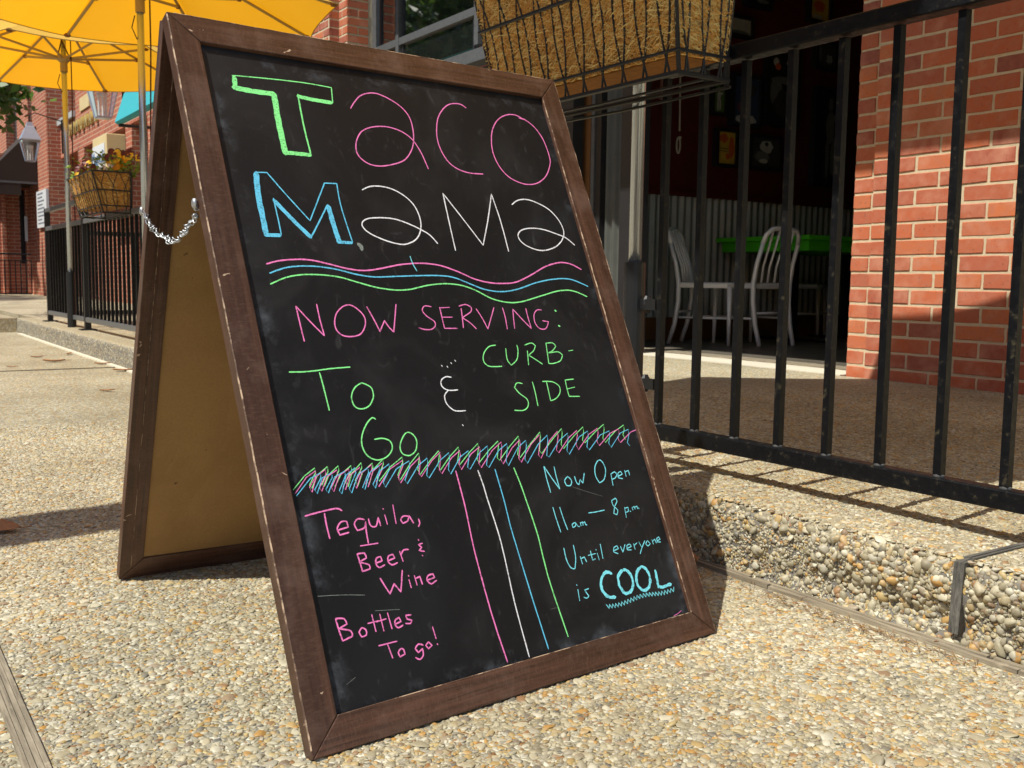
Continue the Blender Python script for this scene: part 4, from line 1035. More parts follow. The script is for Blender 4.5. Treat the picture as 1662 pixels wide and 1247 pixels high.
# ---------------------------------------------------------------- fallen leaves, petals
def dry_leaf(c, L_, ang, label, mat=None, curl=.25, w=.42, cat='leaf', name='dry_leaf', tilt=0.0):
    m = MB(); n = 9; rows = []
    ca, sa = math.cos(ang), math.sin(ang)
    for i in range(n):
        u = i / (n - 1); hw = w * L_ * .5 * math.sin(math.pi * min(1, u * 1.02 + .02)) ** .8 * (1 + .12 * math.sin(u * 17)); z = L_ * curl * (u - .5) ** 2 + .003
        row = []
        for v in (-1, -.5, 0, .5, 1):
            x_, y_ = (u - .5) * L_, v * hw; row.append((c[0] + x_*ca - y_*sa, c[1] + x_*sa + y_*ca, c[2] + z + abs(v) * L_ * curl * .35 + (v + 1) * hw * tilt))
        rows.append(row)
    m.add([p for r_ in rows for p in r_], [(i*5 + j_, i*5 + j_ + 1, (i+1)*5 + j_ + 1, (i+1)*5 + j_) for i in range(n-1) for j_ in range(4)])
    e = rows[-1][2]; m.tube([e, (e[0] + L_*.25*ca, e[1] + L_*.25*sa, e[2] + .004)], L_ * .012, 4)
    o = m.build(name, mat or M['dryleaf'], None, True); sol = o.modifiers.new('thickness', 'SOLIDIFY'); sol.thickness = .0004
    tag(o, label, cat, 'fallen leaves and petals' if cat == 'leaf' else None); return o
q = oz(8, 864, 0); dry_leaf((q.x - .01, q.y, .004), .085, math.radians(-22), 'large curled brown leaf on the pavement at the left edge, in the shadow band', curl=.08, w=.6, tilt=.25)
for px, py, L_, a, lab in ((68, 543, .16, 30, 'small brown leaf at the foot of the far kerb end'), (88, 588, .13, -20, 'curled rust-brown leaf on the pavement below the far railing'), (60, 581, .08, 10, 'tiny brown leaf left of the rust-brown one'),
                           (112, 576, .09, 60, 'tan leaf nearer the kerb below the far railing post'), (166, 592, .09, -10, 'brown leaf against the kerb foot left of the sign'), (200, 603, .11, -15, 'brown leaf at the kerb foot touching the back of the sign'), (20, 597, .06, 0, 'tiny dark leaf on the pavement joint at the left edge'), (174, 636, .07, 0, 'small orange leaf on the pavement just left of the sign')):
    q = oz(px, py, 0); dry_leaf((q.x, q.y, .002), L_, math.radians(a), lab, curl=.18)
q = oz(1128, 922, 0); dry_leaf((q.x - .005, q.y, .008), .05, math.radians(60), 'brown leaf standing against the kerb beside the right edge of the sign', curl=.6)
for px, py, lab in ((1370, 988, 'left of two purple petals at the foot of the kerb'), (1387, 991, 'right of two purple petals at the foot of the kerb')):
    q = oz(px, py, 0); dry_leaf((q.x, q.y, .003), .014, .4, lab, M['pet_purple'], .3, .7, 'petal', 'petal')
q = oz(1482, 1024, 0); dry_leaf((q.x, q.y, .003), .016, .9, 'white scrap of petal at the foot of the kerb', M['pet_white'], .3, .8, 'petal', 'petal')
q = oz(1535, 1046, 0); dry_leaf((q.x, q.y, .002), .045, -.25, 'narrow dark brown seed pod by the kerb foot strip', M['brownpost'], .1, .14, 'seed pod', 'seed_pod')
# dry debris along the kerb foot
m = MB()
for _ in range(260):
    yy = random.gauss(.98, .13); xx = CX - .035 - abs(random.gauss(0, .022)); a = random.gauss(1.6, .8); L_ = random.uniform(.006, .026)
    p = Vector((xx, yy, .003 + random.random() * .002)); e = p + Vector((math.cos(a) * L_, math.sin(a) * L_, random.uniform(0, .004))); s_ = Vector((-math.sin(a), math.cos(a), 0)) * .0006
    m.add([p - s_, p + s_, e + s_, e - s_], [(0, 1, 2, 3)])
M['debris'] = simple('dry_debris', (.20, .12, .06), .9, 0, .5, 90, 0)
tag(m.build('dry_debris', M['debris']), 'dry pine needles and rust-brown debris along the kerb foot', 'debris', kind='stuff')
# ---------------------------------------------------------------- chalkboard A-frame sign
BL = Vector((.4171, 1.0097, .0035)); bw = Vector((.9965, .0841, 0)).normalized(); bu = Vector((-.0349, .4131, .91)).normalized(); bn = bw.cross(bu).normalized()
BW_, BH_ = .6884, .9774; FW, FT = .0400, .0200
sign = thing('sandwich_board', 'dark wood A-frame chalkboard with neon chalk lettering and a knotted chain', 'sign', (.76, 1.4, 0))
def bmap(o_, w, u, n): return lambda a, b, c: o_ + w * a + u * b + n * c
F1 = bmap(BL, bw, bu, bn)
def wood_pair(nm, ax): return m_wood(nm, (.040, .017, .009), (.125, .058, .032), ax, .55, .42)
# grain along board axes needs rotated coordinates: build members in their own frame
def member(parent, F, P4, t0, t1, mat, name='frame_rail', bevel=.0012, mb=None, wu=None):
    """P4: four (w,u) corners; t0,t1 along the normal. Own local frame so the grain follows the member"""
    m = MB(); pts0 = [F(a, b, t0) for a, b in P4]; pts1 = [F(a, b, t1) for a, b in P4]
    m.hexa(pts0, pts1)
    o = m.build(name, mat, parent)
    if bevel: bv = o.modifiers.new('bevel', 'BEVEL'); bv.width = bevel; bv.segments = 2; bv.limit_method = 'ANGLE'
    bpy.context.view_layer.update(); return o
def m_boardwood(name, w, u, n, along, edge=False):
    """stained wood, grain along board direction `along` ('w' or 'u'); coordinates from the board's own axes"""
    k = NT(name); p = k.n('ShaderNodeTexCoord').outputs['Object']; cs = []
    for v in (w, u, n):
        d = k.n('ShaderNodeVectorMath', operation='DOT_PRODUCT'); k.l(p, d.inputs[0]); d.inputs[1].default_value = tuple(v); cs.append(d.outputs['Value'])
    cb = k.n('ShaderNodeCombineXYZ')
    for i in range(3): k.l(cs[i], cb.inputs[i])
    q = k.mapv(cb.outputs[0], (.035, 1, 1) if along == 'w' else (1, .035, 1))
    n1 = k.noise(170, 8, q, .7, .3); n2 = k.noise(30, 5, q, .6, .6); iso = k.noise(16, 6, cb.outputs[0], .65); fine = k.noise(600, 3, k.mapv(cb.outputs[0], (1, .2, 1) if along == 'w' else (.2, 1, 1)))
    col = k.mix(k.ramp(n1, [(.35, 0), (.68, 1)]), (.036, .016, .009), (.140, .060, .034))
    col = k.mix(k.ramp(n2, [(.35, 0), (.60, .8)]), col, (.045, .018, .009))
    col = k.mix(k.ramp(iso, [(.50, 0), (.75, .5)]), col, (.17, .105, .08))
    col = k.mix(k.ramp(fine, [(.5, 0), (.8, .35)]), col, (.19, .11, .075))
    ch = k.noise(55, 2, cb.outputs[0], .5, 1.0); ch2 = k.noise(9, 2, cb.outputs[0])
    chip = k.math('MULTIPLY', k.ramp(ch, [(.735, 0), (.755, 1)]), k.ramp(ch2, [(.48, 0), (.55, 1)]))
    col = k.mix(chip, col, (.50, .36, .25))
    k.set(col, k.ramp(n1, [(.3, .34), (.7, .55)])); k.bump(n1, .0008, .6); return k.m
Wu = m_boardwood('stained_frame_upright', bw, bu, bn, 'u'); Ww = m_boardwood('stained_frame_crosspiece', bw, bu, bn, 'w')
def wornmat():
    k = NT('worn_raw_edge'); p = k.n('ShaderNodeTexCoord').outputs['Object']; f = k.ramp(k.noise(40, 5, p, .7), [(.47, 0), (.60, .9)])
    k.set(k.mix(f, (.10, .055, .035), (.56, .40, .27)), .7); return k.m
Wworn = wornmat()
def frame(parent, F, W, H, mats, t0=-FT, t1=0, g=.0003):
    u_, w_ = mats
    L = [(0, 0), (FW - g, FW + g), (FW - g, H - FW - g), (0, H)]; Rr_ = [(W, H), (W - FW + g, H - FW - g), (W - FW + g, FW + g), (W, 0)]
    Tt = [(0 + g, H), (FW + g, H - FW + g), (W - FW - g, H - FW + g), (W - g, H)]; Bb = [(W - g, 0), (W - FW - g, FW - g), (FW + g, FW - g), (g, 0)]
    out = []
    for P4, mt, lab in ((L, u_, None), (Rr_, u_, None), (Tt, w_, None), (Bb, w_, None)):
        out.append(member(parent, F, P4, t0, t1, mt))
    return out
fr = frame(sign, F1, BW_, BH_, (Wu, Ww))
# worn raw arrises
def arris(parent, pts, r=.0011):
    m = MB(); m.tube(pts, r, 5); return m.build('worn_edge', Wworn, parent)
N_ = 60
def jit(F, a0, b0, a1, b1, c, seed):
    r = random.Random(seed); return [F(a0 + (a1 - a0) * i / N_ + r.uniform(-.0003, .0003), b0 + (b1 - b0) * i / N_, c + r.uniform(-.0003, .0003)) for i in range(N_ + 1)]
arris(fr[0], jit(F1, .0006, .01, .0006, BH_ - .004, -.0006, 1), .0012)
arris(fr[2], jit(F1, .01, BH_ - .0006, BW_ - .004, BH_ - .0006, -.0006, 2), .0009)
arris(fr[1], jit(F1, BW_ - FW + .0008, FW, BW_ - FW + .0008, BH_ - FW, -.0009, 3), .0010)
arris(fr[1], jit(F1, BW_ - .0006, .004, BW_ - .0006, BH_ - .004, -.0006, 4), .0007)
arris(fr[3], jit(F1, FW, FW - .0006, BW_ - FW, FW - .0006, -.0006, 6), .0007)
# panel
RD = .0065
def m_chalk():
    k = NT('chalkboard_surface'); p = k.n('ShaderNodeTexCoord').outputs['Object']
    sm = k.noise(5, 6, p, .6, 1.5); big = k.noise(2.2, 4, p, .6, .8); sp = k.noise(330, 3, p, .8); sp2 = k.noise(30, 3, p)
    col = k.mix(k.ramp(sm, [(.48, 0), (.8, 1)]), (.0060, .0058, .0068), (.022, .021, .022))
    col = k.mix(k.ramp(big, [(.5, 0), (.75, .45)]), col, (.026, .029, .034))
    v = k.mapv(p, (1, .2, .6), (.5, .2, .8)); st = k.noise(38, 5, v, .6, 2)
    col = k.mix(k.ramp(st, [(.60, 0), (.78, .5)]), col, (.065, .065, .068))
    f = k.math('MULTIPLY', k.ramp(sp, [(.73, 0), (.78, 1)]), k.ramp(sp2, [(.52, 0), (.62, 1)]))
    col = k.mix(f, col, (.26, .26, .27))
    # chalk dust gathered along the rim of the panel
    ds = []
    for v_, off in ((bw, BL), (bu, BL)):
        d = k.n('ShaderNodeVectorMath', operation='DOT_PRODUCT'); k.l(p, d.inputs[0]); d.inputs[1].default_value = tuple(v_); ds.append(k.math('ADD', d.outputs['Value'], -float((BL - sign.location).dot(v_))))
    ew = k.math('MINIMUM', k.math('SUBTRACT', ds[0], FW + .012), k.math('SUBTRACT', BW_ - FW, ds[0])); eu = k.math('MINIMUM', k.math('SUBTRACT', ds[1], FW), k.math('SUBTRACT', BH_ - FW - .018, ds[1]))
    rim = k.ramp(k.math('ABSOLUTE', k.math('MINIMUM', ew, eu)), [(0, 1), (.018, 0)])
    f2 = k.math('MULTIPLY', rim, k.ramp(k.noise(16, 6, p, .7), [(.52, 0), (.76, .40)])); col = k.mix(f2, col, (.20, .23, .27))
    k.set(col, .55, None, .3); k.bump(k.noise(900, 3, p), .0002, .3); return k.m
pan = MB(); pan.hexa([F1(a, b, -.0135) for a, b in ((.012, .012), (BW_ - .012, .012), (BW_ - .012, BH_ - .012), (.012, BH_ - .012))], [F1(a, b, -RD) for a, b in ((.012, .012), (BW_ - .012, .012), (BW_ - .012, BH_ - .012), (.012, BH_ - .012))])
# the frame rails are rebated round the panel, so pull the panel inside the opening
pan = MB(); e_ = FW - .0005
cs = ((e_, e_), (BW_ - e_, e_), (BW_ - e_, BH_ - e_), (e_, BH_ - e_))
pan.hexa([F1(a, b, -.0135) for a, b in cs], [F1(a, b, -RD) for a, b in cs])
panel = pan.build('chalkboard_panel', m_chalk(), sign)
